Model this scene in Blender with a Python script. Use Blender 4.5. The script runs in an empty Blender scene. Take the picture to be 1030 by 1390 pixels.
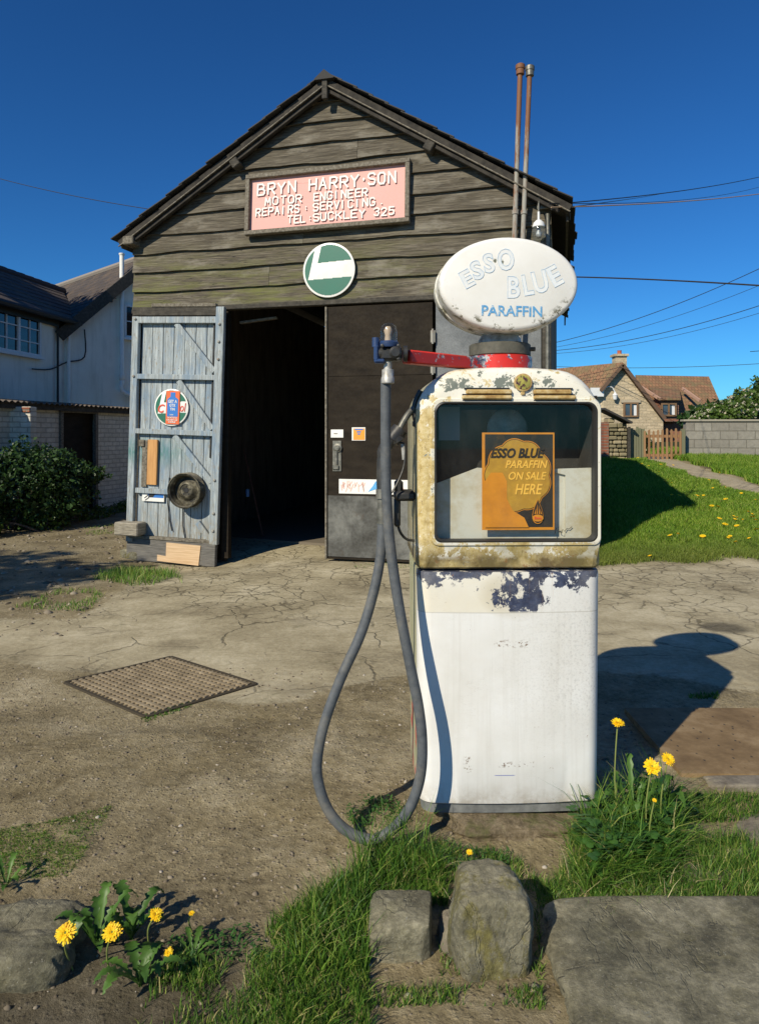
import bpy, math, random
import numpy as np
from mathutils import Vector, Matrix
random.seed(7); rng = np.random.default_rng(7)
S = bpy.context.scene; COL = S.collection
pi = math.pi
# ---------------------------------------------------------------- camera, world, sun, exposure
F = 950.0; CX = 515.0; HY = 590.0; EYE = 1.4
cam = bpy.data.cameras.new('camera'); cam_o = bpy.data.objects.new('camera', cam); COL.objects.link(cam_o)
cam.sensor_fit = 'HORIZONTAL'; cam.sensor_width = 36; cam.lens = 36 * F / 1030
cam.shift_y = -(695 - HY) / 1030; cam.clip_start = 0.05; cam.clip_end = 3000
cam_o.location = (0, 0, EYE); cam_o.rotation_euler = (pi / 2, 0, 0); S.camera = cam_o
SUN_AZ = math.radians(38.0); SUN_EL = math.radians(35.5)
sdir = Vector((math.sin(SUN_AZ) * math.cos(SUN_EL), math.cos(SUN_AZ) * math.cos(SUN_EL), -math.sin(SUN_EL)))
W = bpy.data.worlds.new('World'); S.world = W; W.use_nodes = True
wn = W.node_tree; wn.nodes.clear()
sky = wn.nodes.new('ShaderNodeTexSky'); sky.sky_type = 'NISHITA'; sky.sun_disc = False
sky.sun_elevation = SUN_EL; sky.sun_rotation = math.atan2(-sdir.x, -sdir.y)
sky.altitude = 0; sky.air_density = 1.0; sky.dust_density = 0.1; sky.ozone_density = 4.0
gam = wn.nodes.new('ShaderNodeGamma'); gam.inputs[1].default_value = 1.25
mul = wn.nodes.new('ShaderNodeMix'); mul.data_type = 'RGBA'; mul.blend_type = 'MULTIPLY'; mul.inputs[0].default_value = 1
mul.inputs[7].default_value = (0.15, 0.405, 0.60, 1)
bg = wn.nodes.new('ShaderNodeBackground'); bg.inputs[1].default_value = 0.1
wo = wn.nodes.new('ShaderNodeOutputWorld')
wn.links.new(sky.outputs[0], gam.inputs[0]); wn.links.new(gam.outputs[0], mul.inputs[6])
wn.links.new(mul.outputs[2], bg.inputs[0]); wn.links.new(bg.outputs[0], wo.inputs[0])
sl = bpy.data.lights.new('sun', 'SUN'); sl.energy = 4.7; sl.angle = math.radians(0.5); sl.color = (1.0, 0.905, 0.73)
so = bpy.data.objects.new('sun', sl); COL.objects.link(so); so.rotation_euler = sdir.to_track_quat('-Z', 'Y').to_euler(); so.location = (-10, -10, 12)
S.view_settings.view_transform = 'Standard'; S.view_settings.look = 'None'
S.view_settings.exposure = 0.12; S.view_settings.gamma = 1.0
S.render.engine = 'CYCLES'

# ---------------------------------------------------------------- measuring helpers
def at(px, py, Z): return Vector(((px - CX) / F * Z, Z, EYE - (py - HY) / F * Z))
def gp(px, py, z=0.0):
    Z = F * (EYE - z) / (py - HY); return Vector(((px - CX) / F * Z, Z, z))
TH = math.radians(14.64); BO = Vector((-2.951, 8.443, 0))
RX = Vector((math.cos(TH), -math.sin(TH), 0)); RY = Vector((math.sin(TH), math.cos(TH), 0))
def bf(px, py, d=0.0):          # local (x, y, z) on the garage front, d metres proud of the wall
    K = RY.dot(Vector((BO.x, BO.y, 0))) - d
    Z = K / (RY.x * (px - CX) / F + RY.y)
    P = at(px, py, Z); q = P - BO
    return Vector((q.dot(RX), q.dot(RY), P.z))
def bw(v): return BO + RX * v[0] + RY * v[1] + Vector((0, 0, v[2]))
# ---------------------------------------------------------------- numpy noise
def vnoise(x, y, seed=0):
    xi = np.floor(x).astype(np.int64); yi = np.floor(y).astype(np.int64); xf = x - xi; yf = y - yi
    def h(a, b):
        n = (a * 374761393 + b * 668265263 + seed * 974711) & 0x7fffffff
        n = ((n ^ (n >> 13)) * 1274126177) & 0x7fffffff
        return ((n ^ (n >> 16)) & 0xffff) / 65535.0
    u = xf * xf * (3 - 2 * xf); v = yf * yf * (3 - 2 * yf)
    return (h(xi, yi) * (1 - u) + h(xi + 1, yi) * u) * (1 - v) + (h(xi, yi + 1) * (1 - u) + h(xi + 1, yi + 1) * u) * v
def fbm(x, y, o=4, seed=0):
    t = 0; a = 0.5
    for i in range(o): t = t + a * vnoise(x * 2 ** i, y * 2 ** i, seed + i); a *= 0.5
    return t
def sm(t): t = np.clip(t, 0, 1); return t * t * (3 - 2 * t)
def terr(x, y, rough=True):
    x = np.asarray(x, float); y = np.asarray(y, float)
    z = 0.07 * sm((3.7 - y) / 1.2)
    rise = np.interp(y, [7.2, 9, 11, 15, 19, 22, 26], [0, .11, .28, .56, .8, .97, 1.0])
    z = z + rise * sm((x - (1.75 + .26 * (y - 7.2))) / 1.1)
    z = z - 0.13 * np.exp(-((x + 2.2) ** 2 / 1.0 + (y - 7.95) ** 2 / .5))
    z = z + 0.03 * (fbm(x * .5, y * .5, 3, 5) - .45) * sm((y - 2.8) / 1)
    mk = 1 - sm((np.sqrt(((x + 1.23) / 1.15) ** 2 + (y - 3.92) ** 2) - .52) / .25)
    z = z * (1 - mk) + .002 * mk
    if rough:
        lane = sm((-2.2 - x) / .8)
        bank = sm((x - 2.2) / 1) * sm((y - 7.3) / .5)
        dirt = np.maximum(sm((4.3 + .4 * np.sin(x * 1.3) - y) / .6), lane)
        dirt = dirt * (1 - mk)
        z = z + dirt * (.030 * (fbm(x * 5, y * 5, 5, 11) - .5) + .012 * (fbm(x * 34, y * 34, 3, 17) - .45)) + bank * .08 * (fbm(x * 2, y * 2, 3, 3) - .5)
    return z
def tz(x, y): return float(terr(x, y))
# ---------------------------------------------------------------- node helper
class NB:
    def __init__(s, nt): s.t = nt; s.N = nt.nodes; s.L = nt.links
    def put(s, sock, v):
        if v is None: return
        if isinstance(v, bpy.types.NodeSocket): s.L.new(v, sock)
        elif isinstance(v, (tuple, list)) and sock.type == 'RGBA' and len(v) == 3: sock.default_value = (*v, 1)
        else: sock.default_value = v
    def co(s, k='Object'):
        if k == 'World': return s.N.new('ShaderNodeNewGeometry').outputs['Position']
        return s.N.new('ShaderNodeTexCoord').outputs[k]
    def mp(s, v, sc=(1, 1, 1), lo=(0, 0, 0), ro=(0, 0, 0)):
        n = s.N.new('ShaderNodeMapping'); s.put(n.inputs[0], v); n.inputs[1].default_value = lo; n.inputs[2].default_value = ro; n.inputs[3].default_value = sc; return n.outputs[0]
    def noise(s, v, sc, d=4, r=.55, di=0, col=False):
        n = s.N.new('ShaderNodeTexNoise'); s.put(n.inputs['Vector'], v); n.inputs['Scale'].default_value = sc; n.inputs['Detail'].default_value = d
        n.inputs['Roughness'].default_value = r; n.inputs['Distortion'].default_value = di; return n.outputs[1 if col else 0]
    def vor(s, v, sc, f='F1', out=0, rnd=1):
        n = s.N.new('ShaderNodeTexVoronoi'); n.feature = f; s.put(n.inputs['Vector'], v); n.inputs['Scale'].default_value = sc
        n.inputs['Randomness'].default_value = rnd; return n.outputs[out]
    def ramp(s, f, st):
        n = s.N.new('ShaderNodeValToRGB'); s.put(n.inputs[0], f); e = n.color_ramp.elements
        while len(e) < len(st): e.new(0.5)
        for i, (p, c) in enumerate(st): e[i].position = p; e[i].color = (*c, 1) if len(c) == 3 else c
        return n.outputs[0]
    def rg(s, f, a, b, lo=0., hi=1.):
        n = s.N.new('ShaderNodeMapRange'); n.interpolation_type = 'LINEAR'; s.put(n.inputs[0], f); n.inputs[1].default_value = a; n.inputs[2].default_value = b
        n.inputs[3].default_value = lo; n.inputs[4].default_value = hi; return n.outputs[0]
    def m(s, op, a, b=0.5, c=None):
        n = s.N.new('ShaderNodeMath'); n.operation = op; s.put(n.inputs[0], a); s.put(n.inputs[1], b)
        if c is not None: s.put(n.inputs[2], c)
        return n.outputs[0]
    def mix(s, f, a, b, bt='MIX'):
        n = s.N.new('ShaderNodeMix'); n.data_type = 'RGBA'; n.blend_type = bt; s.put(n.inputs[0], f); s.put(n.inputs[6], a); s.put(n.inputs[7], b); return n.outputs[2]
    def sep(s, v):
        n = s.N.new('ShaderNodeSeparateXYZ'); s.put(n.inputs[0], v); return n.outputs
    def att(s, nm, out='Fac'):
        n = s.N.new('ShaderNodeAttribute'); n.attribute_name = nm; return n.outputs[out]
    def add(s, a, b): return s.m('ADD', a, b)
    def mu(s, a, b): return s.m('MULTIPLY', a, b)
def band(N, x, a, b, s=.02):     # 1 between a and b with soft edges
    return N.mu(N.rg(x, a - s, a + s), N.rg(x, b - s, b + s, 1, 0))
MATS = {}
def mat(name, fn=None, col=(.5, .5, .5), rough=.7, metal=0., **kw):
    if name in MATS: return MATS[name]
    m = bpy.data.materials.new(name); m.use_nodes = True; nt = m.node_tree; N = NB(nt); p = nt.nodes['Principled BSDF']
    r = dict(col=col, rough=rough, metal=metal); r.update(kw)
    if fn: r.update(fn(N))
    N.put(p.inputs['Base Color'], r['col']); N.put(p.inputs['Roughness'], r['rough']); N.put(p.inputs['Metallic'], r['metal'])
    if 'spec' in r: N.put(p.inputs['Specular IOR Level'], r['spec'])
    if 'coat' in r: N.put(p.inputs['Coat Weight'], r['coat'])
    if 'bump' in r:
        b = nt.nodes.new('ShaderNodeBump'); b.inputs['Strength'].default_value = r.get('bs', .5); b.inputs['Distance'].default_value = r.get('bd', .01)
        N.put(b.inputs['Height'], r['bump']); nt.links.new(b.outputs[0], p.inputs['Normal'])
    out = nt.nodes['Material Output']
    if 'transl' in r:
        t = nt.nodes.new('ShaderNodeBsdfTranslucent'); N.put(t.inputs[0], r['col']); mx = nt.nodes.new('ShaderNodeMixShader'); mx.inputs[0].default_value = r['transl']
        nt.links.new(p.outputs[0], mx.inputs[1]); nt.links.new(t.outputs[0], mx.inputs[2]); nt.links.new(mx.outputs[0], out.inputs[0])
    MATS[name] = m; return m
def glassmat(name, tint=(.95, .97, .97), k=.10, rough=.03):
    m = bpy.data.materials.new(name); m.use_nodes = True; nt = m.node_tree; nt.nodes.clear(); N = NB(nt)
    t = nt.nodes.new('ShaderNodeBsdfTransparent'); t.inputs[0].default_value = (*tint, 1)
    g = nt.nodes.new('ShaderNodeBsdfGlossy'); g.inputs['Roughness'].default_value = rough
    lw = nt.nodes.new('ShaderNodeLayerWeight'); lw.inputs[0].default_value = .5
    d = nt.nodes.new('ShaderNodeBsdfDiffuse'); d.inputs[0].default_value = (.6, .58, .5, 1)
    dn = N.rg(N.noise(N.mp(N.co(), (1, 1, .4)), 9, 5, .65), .42, .75, 0.0, k)
    mx = nt.nodes.new('ShaderNodeMixShader'); m2 = nt.nodes.new('ShaderNodeMixShader'); o = nt.nodes.new('ShaderNodeOutputMaterial')
    nt.links.new(N.add(N.mu(N.m('POWER', lw.outputs['Facing'], 4), .5), .035), mx.inputs[0]); nt.links.new(t.outputs[0], mx.inputs[1]); nt.links.new(g.outputs[0], mx.inputs[2])
    nt.links.new(dn, m2.inputs[0]); nt.links.new(mx.outputs[0], m2.inputs[1]); nt.links.new(d.outputs[0], m2.inputs[2]); nt.links.new(m2.outputs[0], o.inputs[0])
    return m
# ---------------------------------------------------------------- mesh builder
class MB:
    def __init__(s): s.v = []; s.f = []; s.a = []; s.val = .5
    def q(s, vs, fs):
        o = len(s.v); s.v += [tuple(p) for p in vs]; s.f += [tuple(i + o for i in f) for f in fs]; s.a += [s.val] * len(fs); return s
    def box(s, c, d, M=None, bev=0.0):
        x, y, z = d[0] / 2, d[1] / 2, d[2] / 2; b = min(bev, x * .9, y * .9, z * .9)
        if b <= 0:
            vs = [Vector((i * x, j * y, k * z)) for i in (-1, 1) for j in (-1, 1) for k in (-1, 1)]
            fs = [(0, 1, 3, 2), (4, 6, 7, 5), (0, 4, 5, 1), (2, 3, 7, 6), (0, 2, 6, 4), (1, 5, 7, 3)]
        else:
            vs = []; idx = {}
            for i in (-1, 1):
                for j in (-1, 1):
                    for k in (-1, 1):
                        for ax in range(3):
                            p = [i * (x - b), j * (y - b), k * (z - b)]; p[ax] = (i * x, j * y, k * z)[ax]
                            idx[(i, j, k, ax)] = len(vs); vs.append(Vector(p))
            fs = []
            def fc(l, fl): fs.append(tuple(l[::-1] if fl else l))
            for sg in (-1, 1):
                fc([idx[(sg, j, k, 0)] for j, k in ((-1, -1), (1, -1), (1, 1), (-1, 1))], sg < 0)
                fc([idx[(i, sg, k, 1)] for i, k in ((-1, -1), (1, -1), (1, 1), (-1, 1))], sg > 0)
                fc([idx[(i, j, sg, 2)] for i, j in ((-1, -1), (1, -1), (1, 1), (-1, 1))], sg < 0)
            for a_ in (-1, 1):
                for b_ in (-1, 1):
                    fc([idx[(a_, b_, -1, 0)], idx[(a_, b_, 1, 0)], idx[(a_, b_, 1, 1)], idx[(a_, b_, -1, 1)]], a_ * b_ < 0)
                    fc([idx[(a_, -1, b_, 0)], idx[(a_, 1, b_, 0)], idx[(a_, 1, b_, 2)], idx[(a_, -1, b_, 2)]], a_ * b_ > 0)
                    fc([idx[(-1, a_, b_, 1)], idx[(1, a_, b_, 1)], idx[(1, a_, b_, 2)], idx[(-1, a_, b_, 2)]], a_ * b_ < 0)
                    for c_ in (-1, 1): fc([idx[(a_, b_, c_, 0)], idx[(a_, b_, c_, 1)], idx[(a_, b_, c_, 2)]], a_ * b_ * c_ < 0)
        if M is not None: vs = [M @ p for p in vs]
        c = Vector(c); return s.q([p + c for p in vs], fs)
    def bar(s, a, b, w, h, up=Vector((0, 0, 1)), bev=0.0, w2=None):
        a = Vector(a); b = Vector(b); d = b - a; L = d.length; d = d / L; r = d.cross(Vector(up))
        if r.length < 1e-5: r = Vector((1, 0, 0))
        r.normalize(); u = r.cross(d).normalized()
        M = Matrix((d, r, u)).transposed(); return s.box((a + b) / 2, (L, w, h), M, bev)
    def tube(s, pts, r, n=10, cap=True):
        pts = [Vector(p) for p in pts]; m = len(pts); R = r if isinstance(r, (list, tuple)) else [r] * m
        vs = []; fs = []; prev = None
        for i, p in enumerate(pts):
            t = (pts[min(i + 1, m - 1)] - pts[max(i - 1, 0)]).normalized()
            if prev is None:
                u = t.cross(Vector((0, 0, 1)))
                if u.length < .1: u = t.cross(Vector((1, 0, 0)))
            else: u = prev - t * prev.dot(t)
            u.normalize(); prev = u; w = t.cross(u)
            for k in range(n):
                a = 2 * pi * k / n; vs.append(p + (u * math.cos(a) + w * math.sin(a)) * R[i])
        for i in range(m - 1):
            for k in range(n):
                k2 = (k + 1) % n; fs.append((i * n + k, i * n + k2, (i + 1) * n + k2, (i + 1) * n + k))
        if cap: fs.append(tuple(range(n))[::-1]); fs.append(tuple(range((m - 1) * n, m * n)))
        return s.q(vs, fs)
    def lathe(s, prof, c=(0, 0, 0), n=32, M=None, sx=1., sy=1.):
        vs = []; fs = []; m = len(prof); c = Vector(c)
        for r, z in prof:
            for k in range(n):
                a = 2 * pi * k / n; p = Vector((r * math.cos(a) * sx, r * math.sin(a) * sy, z))
                vs.append((M @ p if M is not None else p) + c)
        for i in range(m - 1):
            for k in range(n):
                k2 = (k + 1) % n; fs.append((i * n + k, i * n + k2, (i + 1) * n + k2, (i + 1) * n + k))
        if prof[0][0] > 1e-6: fs.append(tuple(range(n))[::-1])
        if prof[-1][0] > 1e-6: fs.append(tuple(range((m - 1) * n, m * n)))
        return s.q(vs, fs)
    def prism(s, poly, ext):        # poly: 3D points, ext: extrusion vector
        n = len(poly); e = Vector(ext); vs = [Vector(p) for p in poly] + [Vector(p) + e for p in poly]
        fs = [tuple(range(n))[::-1], tuple(range(n, 2 * n))] + [(i, (i + 1) % n, n + (i + 1) % n, n + i) for i in range(n)]
        return s.q(vs, fs)
    def loft(s, loops, closed=True, cap0=True, cap1=True):
        n = len(loops[0]); vs = [p for l in loops for p in l]; fs = []
        for i in range(len(loops) - 1):
            for k in range(n if closed else n - 1):
                k2 = (k + 1) % n; fs.append((i * n + k, i * n + k2, (i + 1) * n + k2, (i + 1) * n + k))
        if cap0: fs.append(tuple(range(n))[::-1])
        if cap1: fs.append(tuple(range((len(loops) - 1) * n, len(loops) * n)))
        return s.q(vs, fs)
    def build(s, name, m, parent=None, smooth=None, loc=None):
        me = bpy.data.meshes.new(name); me.from_pydata(s.v, [], s.f); me.validate()
        if len(me.polygons) == len(s.a):
            at_ = me.attributes.new('v', 'FLOAT', 'FACE'); at_.data.foreach_set('value', s.a)
        me.materials.append(m)
        import bmesh
        bm = bmesh.new(); bm.from_mesh(me); bmesh.ops.recalc_face_normals(bm, faces=bm.faces); bm.to_mesh(me); bm.free()
        o = bpy.data.objects.new(name, me); COL.objects.link(o)
        if parent: o.parent = parent
        if loc: o.location = loc
        if smooth is not None:
            me.polygons.foreach_set('use_smooth', [True] * len(me.polygons)); me.set_sharp_from_angle(angle=math.radians(smooth))
        return o
def npmesh(name, V, Fc, m, parent=None, attr=None, smooth=False, fa=None):
    me = bpy.data.meshes.new(name); V = np.asarray(V, np.float32); Fc = np.asarray(Fc, np.int32); k = Fc.shape[1]
    me.vertices.add(len(V)); me.vertices.foreach_set('co', V.ravel()); me.loops.add(Fc.size); me.loops.foreach_set('vertex_index', Fc.ravel())
    me.polygons.add(len(Fc)); me.polygons.foreach_set('loop_start', np.arange(0, Fc.size, k, dtype=np.int32)); me.update(calc_edges=True)
    if smooth: me.polygons.foreach_set('use_smooth', np.ones(len(Fc), bool))
    if attr:
        for an, av in attr.items(): me.attributes.new(an, 'FLOAT', 'POINT').data.foreach_set('value', np.asarray(av, np.float32))
    me.materials.append(m); me.validate(); o = bpy.data.objects.new(name, me); COL.objects.link(o)
    if parent: o.parent = parent
    return o
def tag(o, label=None, cat=None, group=None, kind=None):
    if label: o['label'] = label
    if cat: o['category'] = cat
    if group: o['group'] = group
    if kind: o['kind'] = kind
    return o
def thing(name, label, cat, loc=(0, 0, 0), rz=0., group=None):
    o = bpy.data.objects.new(name, None); o.empty_display_size = .1; COL.objects.link(o); o.location = loc; o.rotation_euler = (0, 0, rz)
    return tag(o, label, cat, group)
def copy_tree(o, parent=None):
    c = o.copy(); COL.objects.link(c); c.parent = parent
    for ch in [k for k in bpy.data.objects if k.parent == o]: copy_tree(ch, c)
    return c
def text(body, size, w=None, h=None, ext=.002, off=0., shear=0., outline=0., name='t'):
    """text as MB vertices in the XZ plane facing -Y, lower-left at origin; scaled to width w, height h"""
    cu = bpy.data.curves.new(name, 'FONT'); cu.body = body; cu.size = size; cu.extrude = ext if not outline else 0; cu.offset = off; cu.shear = shear; cu.resolution_u = 3
    if outline: cu.fill_mode = 'NONE'; cu.bevel_depth = outline; cu.bevel_resolution = 1
    o = bpy.data.objects.new(name, cu); COL.objects.link(o); dg = bpy.context.evaluated_depsgraph_get(); dg.update()
    me = bpy.data.meshes.new_from_object(o.evaluated_get(dg)); V = [v.co.copy() for v in me.vertices]; Fc = [tuple(p.vertices) for p in me.polygons]
    bpy.data.objects.remove(o); bpy.data.curves.remove(cu); bpy.data.meshes.remove(me)
    if not V: return [], []
    x0 = min(v.x for v in V); x1 = max(v.x for v in V); y0 = min(v.y for v in V); y1 = max(v.y for v in V)
    fx = w / (x1 - x0) if w else 1; fy = h / (y1 - y0) if h else (fx if w else 1)
    return [Vector(((v.x - x0) * fx, -v.z, (v.y - y0) * fy)) for v in V], Fc
def putext(mb, T, loc, ang=0., M=None):
    R = Matrix.Rotation(-ang, 3, 'Y'); c = Vector(loc); V = [(R @ v) + c for v in T[0]]
    if M is not None: V = [M @ v for v in V]
    mb.q(V, T[1])
# stroke font for hand-made lettering (unit box)
SF = {'A': [[(0, 0), (.5, 1), (1, 0)], [(.2, .36), (.8, .36)]], 'B': [[(0, 0), (0, 1), (.7, 1), (.9, .85), (.9, .65), (.7, .53), (0, .53)], [(.7, .53), (1, .4), (1, .14), (.8, 0), (0, 0)]],
 'C': [[(1, .8), (.8, 1), (.2, 1), (0, .8), (0, .2), (.2, 0), (.8, 0), (1, .2)]], 'E': [[(1, 1), (0, 1), (0, 0), (1, 0)], [(0, .52), (.75, .52)]],
 'G': [[(1, .82), (.8, 1), (.2, 1), (0, .8), (0, .2), (.2, 0), (.8, 0), (1, .2), (1, .45), (.6, .45)]], 'H': [[(0, 0), (0, 1)], [(1, 0), (1, 1)], [(0, .5), (1, .5)]],
 'I': [[(.5, 0), (.5, 1)]], 'K': [[(0, 0), (0, 1)], [(1, 1), (0, .42)], [(.35, .6), (1, 0)]], 'L': [[(0, 1), (0, 0), (1, 0)]],
 'M': [[(0, 0), (.08, 1), (.5, .35), (.92, 1), (1, 0)]], 'N': [[(0, 0), (0, 1), (1, 0), (1, 1)]],
 'O': [[(.25, 0), (0, .22), (0, .78), (.25, 1), (.75, 1), (1, .78), (1, .22), (.75, 0), (.25, 0)]], 'P': [[(0, 0), (0, 1), (.75, 1), (1, .85), (1, .6), (.75, .46), (0, .46)]],
 'R': [[(0, 0), (0, 1), (.75, 1), (1, .85), (1, .62), (.75, .48), (0, .48)], [(.45, .48), (1, 0)]],
 'S': [[(1, .84), (.8, 1), (.2, 1), (0, .84), (0, .66), (.2, .54), (.8, .46), (1, .34), (1, .16), (.8, 0), (.2, 0), (0, .16)]],
 'T': [[(0, 1), (1, 1)], [(.5, 1), (.5, 0)]], 'U': [[(0, 1), (0, .2), (.22, 0), (.78, 0), (1, .2), (1, 1)]], 'V': [[(0, 1), (.5, 0), (1, 1)]],
 'Y': [[(0, 1), (.5, .5), (1, 1)], [(.5, .5), (.5, 0)]], 'F': [[(1, 1), (0, 1), (0, 0)], [(0, .52), (.75, .52)]],
 '3': [[(0, .88), (.25, 1), (.8, 1), (1, .82), (.8, .56), (.4, .56)], [(.8, .56), (1, .3), (.8, 0), (.2, 0), (0, .14)]],
 '2': [[(0, .8), (.25, 1), (.8, 1), (1, .8), (.9, .55), (0, 0), (1, 0)]], '5': [[(.95, 1), (.1, 1), (.05, .58), (.7, .62), (1, .4), (.9, .08), (.6, 0), (.2, 0), (0, .12)]],
 '+': [[(.2, .5), (.8, .5)], [(.5, .3), (.5, .7)]], ':': [[(.45, .25), (.55, .25)], [(.45, .7), (.55, .7)]], '.': [[(.45, .05), (.55, .05)]]}
def strokes(mb, ch, x, z, w, h, y, t, th, jit=0.):
    for i, pl in enumerate(SF[ch]):
        for (a, b) in zip(pl[:-1], pl[1:]):
            j = lambda: random.uniform(-jit, jit)
            A = Vector((x + a[0] * w + j(), y, z + a[1] * h + j())); B = Vector((x + b[0] * w + j(), y, z + b[1] * h + j()))
            d = (B - A).normalized() * t * .35; yo = -random.uniform(0, .0015)
            mb.bar(A - d + Vector((0, yo, 0)), B + d + Vector((0, yo, 0)), th, t, up=Vector((0, 0, 1)) if abs((B - A).normalized().z) < .9 else Vector((1, 0, 0)))

# ================================================================ MATERIALS
def m_wood(N):
    c = N.co(); s = N.sep(c); v = N.att('v')
    cc = N.add(s[0], N.mu(v, 37)); cv = N.N.new('ShaderNodeCombineXYZ'); N.put(cv.inputs[0], cc); N.put(cv.inputs[1], s[1]); N.put(cv.inputs[2], s[2]); c2 = cv.outputs[0]
    g = N.noise(N.mp(c2, (1.2, 1, 26)), 3, 6, .65, .6); g2 = N.noise(N.mp(c2, (.5, 1, 5)), 3, 4, .6); fine = N.noise(N.mp(c2, (4, 2, 170)), 2, 3, .6)
    base = N.ramp(g, [(.30, (.035, .028, .019)), (.42, (.085, .072, .05)), (.56, (.15, .13, .095)), (.72, (.27, .24, .185))])
    base = N.mix(N.rg(g2, .35, .7), N.mix(1, base, (.6, .58, .52), 'MULTIPLY'), base)
    base = N.mix(N.mu(v, .5), base, N.mix(1, base, (1.3, 1.3, 1.3), 'MULTIPLY'))
    base = N.mix(N.mu(N.rg(fine, .55, .7), .35), base, (.03, .025, .02))
    mm = N.mu(N.rg(N.noise(N.mp(c2, (.55, 1, 4)), 2.2, 6, .7), .45, .64), N.rg(s[2], 3.75, 3.05))
    mm = N.mu(mm, N.rg(s[0], 4.6, 1.8, .25, .85)); base = N.mix(mm, base, (.14, .15, .035))
    sp = N.mu(N.rg(N.m('ABSOLUTE', N.m('SUBTRACT', N.noise(N.mp(c2, (.35, 1, 9)), 3, 3, .5), .5)), .012, .004), N.rg(N.noise(c2, 1.3, 3), .5, .56)); base = N.mix(N.mu(sp, .8), base, (.02, .016, .012)); base = N.mix(N.mu(N.rg(N.noise(N.mp(c2, (.8, 1, 2)), 2.1, 5, .65), .54, .66), .45), base, (.30, .275, .22))
    kn = N.rg(N.vor(N.mp(c2, (1.2, 1, 4)), 1.5), .06, .02); base = N.mix(kn, base, (.02, .016, .012))
    return dict(col=base, rough=.85, bump=N.add(N.mu(g, .7), N.mu(fine, .5)), bs=.6, bd=.012)
wood = mat('weathered_wood', m_wood)
def m_woodtrim(N):
    c = N.co(); v = N.att('v'); g = N.noise(N.mp(c, (6, 6, 6)), 3, 6, .65, .4)
    st = N.noise(N.mp(c, (3, 30, 60)), 2, 4, .6)
    return dict(col=N.ramp(N.add(N.mu(g, .6), N.mu(st, .4)), [(.35, (.02, .018, .014)), (.55, (.06, .053, .04)), (.75, (.14, .125, .10))]), rough=.85, bump=st, bs=.5, bd=.006)
trim = mat('dark_timber', m_woodtrim)
def m_frame(N):
    c = N.co(); g = N.noise(N.mp(c, (8, 8, 8)), 4, 6, .7); return dict(col=N.ramp(g, [(.3, (.06, .05, .035)), (.5, (.15, .13, .095)), (.7, (.27, .25, .20))]), rough=.8, bump=g, bs=.4, bd=.004)
frame_w = mat('grey_timber', m_frame)
def m_blue(N):
    c = N.co(); s = N.sep(c); v = N.att('v')
    cv = N.N.new('ShaderNodeCombineXYZ'); N.put(cv.inputs[0], N.add(s[0], N.mu(v, 9))); N.put(cv.inputs[1], s[1]); N.put(cv.inputs[2], N.add(s[2], N.mu(v, 5))); c2 = cv.outputs[0]
    g = N.noise(N.mp(c2, (30, 6, 1.6)), 2.2, 7, .7, .4); bl = N.noise(N.mp(c2, (4.5, 4, 1.1)), 1.6, 4, .6); pe = N.noise(N.mp(c2, (14, 9, 4)), 3.3, 6, .7)
    base = N.ramp(g, [(.30, (.15, .155, .14)), (.5, (.30, .345, .36)), (.68, (.50, .55, .55))])
    base = N.mix(N.mu(N.rg(bl, .50, .64), .6), base, (.14, .225, .32))
    base = N.mix(N.rg(pe, .57, .68), base, N.ramp(g, [(.3, (.14, .115, .08)), (.7, (.38, .34, .26))]))
    base = N.mix(N.mu(N.rg(s[2], .75, .2), N.rg(pe, .36, .56)), base, (.25, .225, .17))
    tq = N.mu(N.mu(band(N, s[2], 1.18, 1.42, .10), N.rg(s[0], -.35, -.75)), N.rg(pe, .3, .55)); base = N.mix(N.mu(tq, .8), base, (.05, .19, .18))
    base = N.mix(N.rg(N.vor(c2, 13), .07, .04), base, (.05, .035, .02))
    return dict(col=base, rough=.75, bump=N.add(g, N.mu(pe, .4)), bs=.45, bd=.006)
blue = mat('flaking_blue_paint', m_blue)
def m_black(N):
    c = N.co(); g = N.noise(N.mp(c, (2, 2, 5)), 2, 6, .6); d = N.noise(c, 40, 3, .6)
    return dict(col=N.ramp(g, [(.3, (.014, .011, .008)), (.7, (.032, .025, .017))]), spec=.12, rough=N.rg(d, .3, .7, .6, .85), bump=d, bs=.2, bd=.003)
black = mat('black_board', m_black)
def m_galv(N):
    c = N.co(); g = N.noise(c, 2.5, 6, .7, .3); w = N.vor(c, 30, 'F1', 0); f = N.noise(c, 60, 3, .6)
    b = N.ramp(g, [(.36, (.045, .043, .036)), (.5, (.095, .095, .085)), (.64, (.18, .18, .16))]); b = N.mix(N.mu(w, .12), b, (.3, .31, .3))
    b = N.mix(N.mu(N.rg(N.noise(c, 5, 5, .7), .6, .75), .6), b, (.09, .06, .035)); return dict(col=b, rough=.75, metal=.05, spec=.2, bump=f, bs=.2, bd=.002)
galv = mat('galvanised_sheet', m_galv)
def m_asb(N):
    c = N.co(); g = N.noise(c, 3, 6, .7); f = N.noise(c, 70, 3, .6)
    b = N.ramp(g, [(.3, (.12, .13, .135)), (.7, (.25, .265, .27))]); return dict(col=N.mix(N.rg(f, .3, .7), b, N.mix(1, b, (.7, .7, .7), 'MULTIPLY')), rough=.85, bump=f, bs=.3, bd=.003)
asb = mat('grey_cement_sheet', m_asb)
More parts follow.
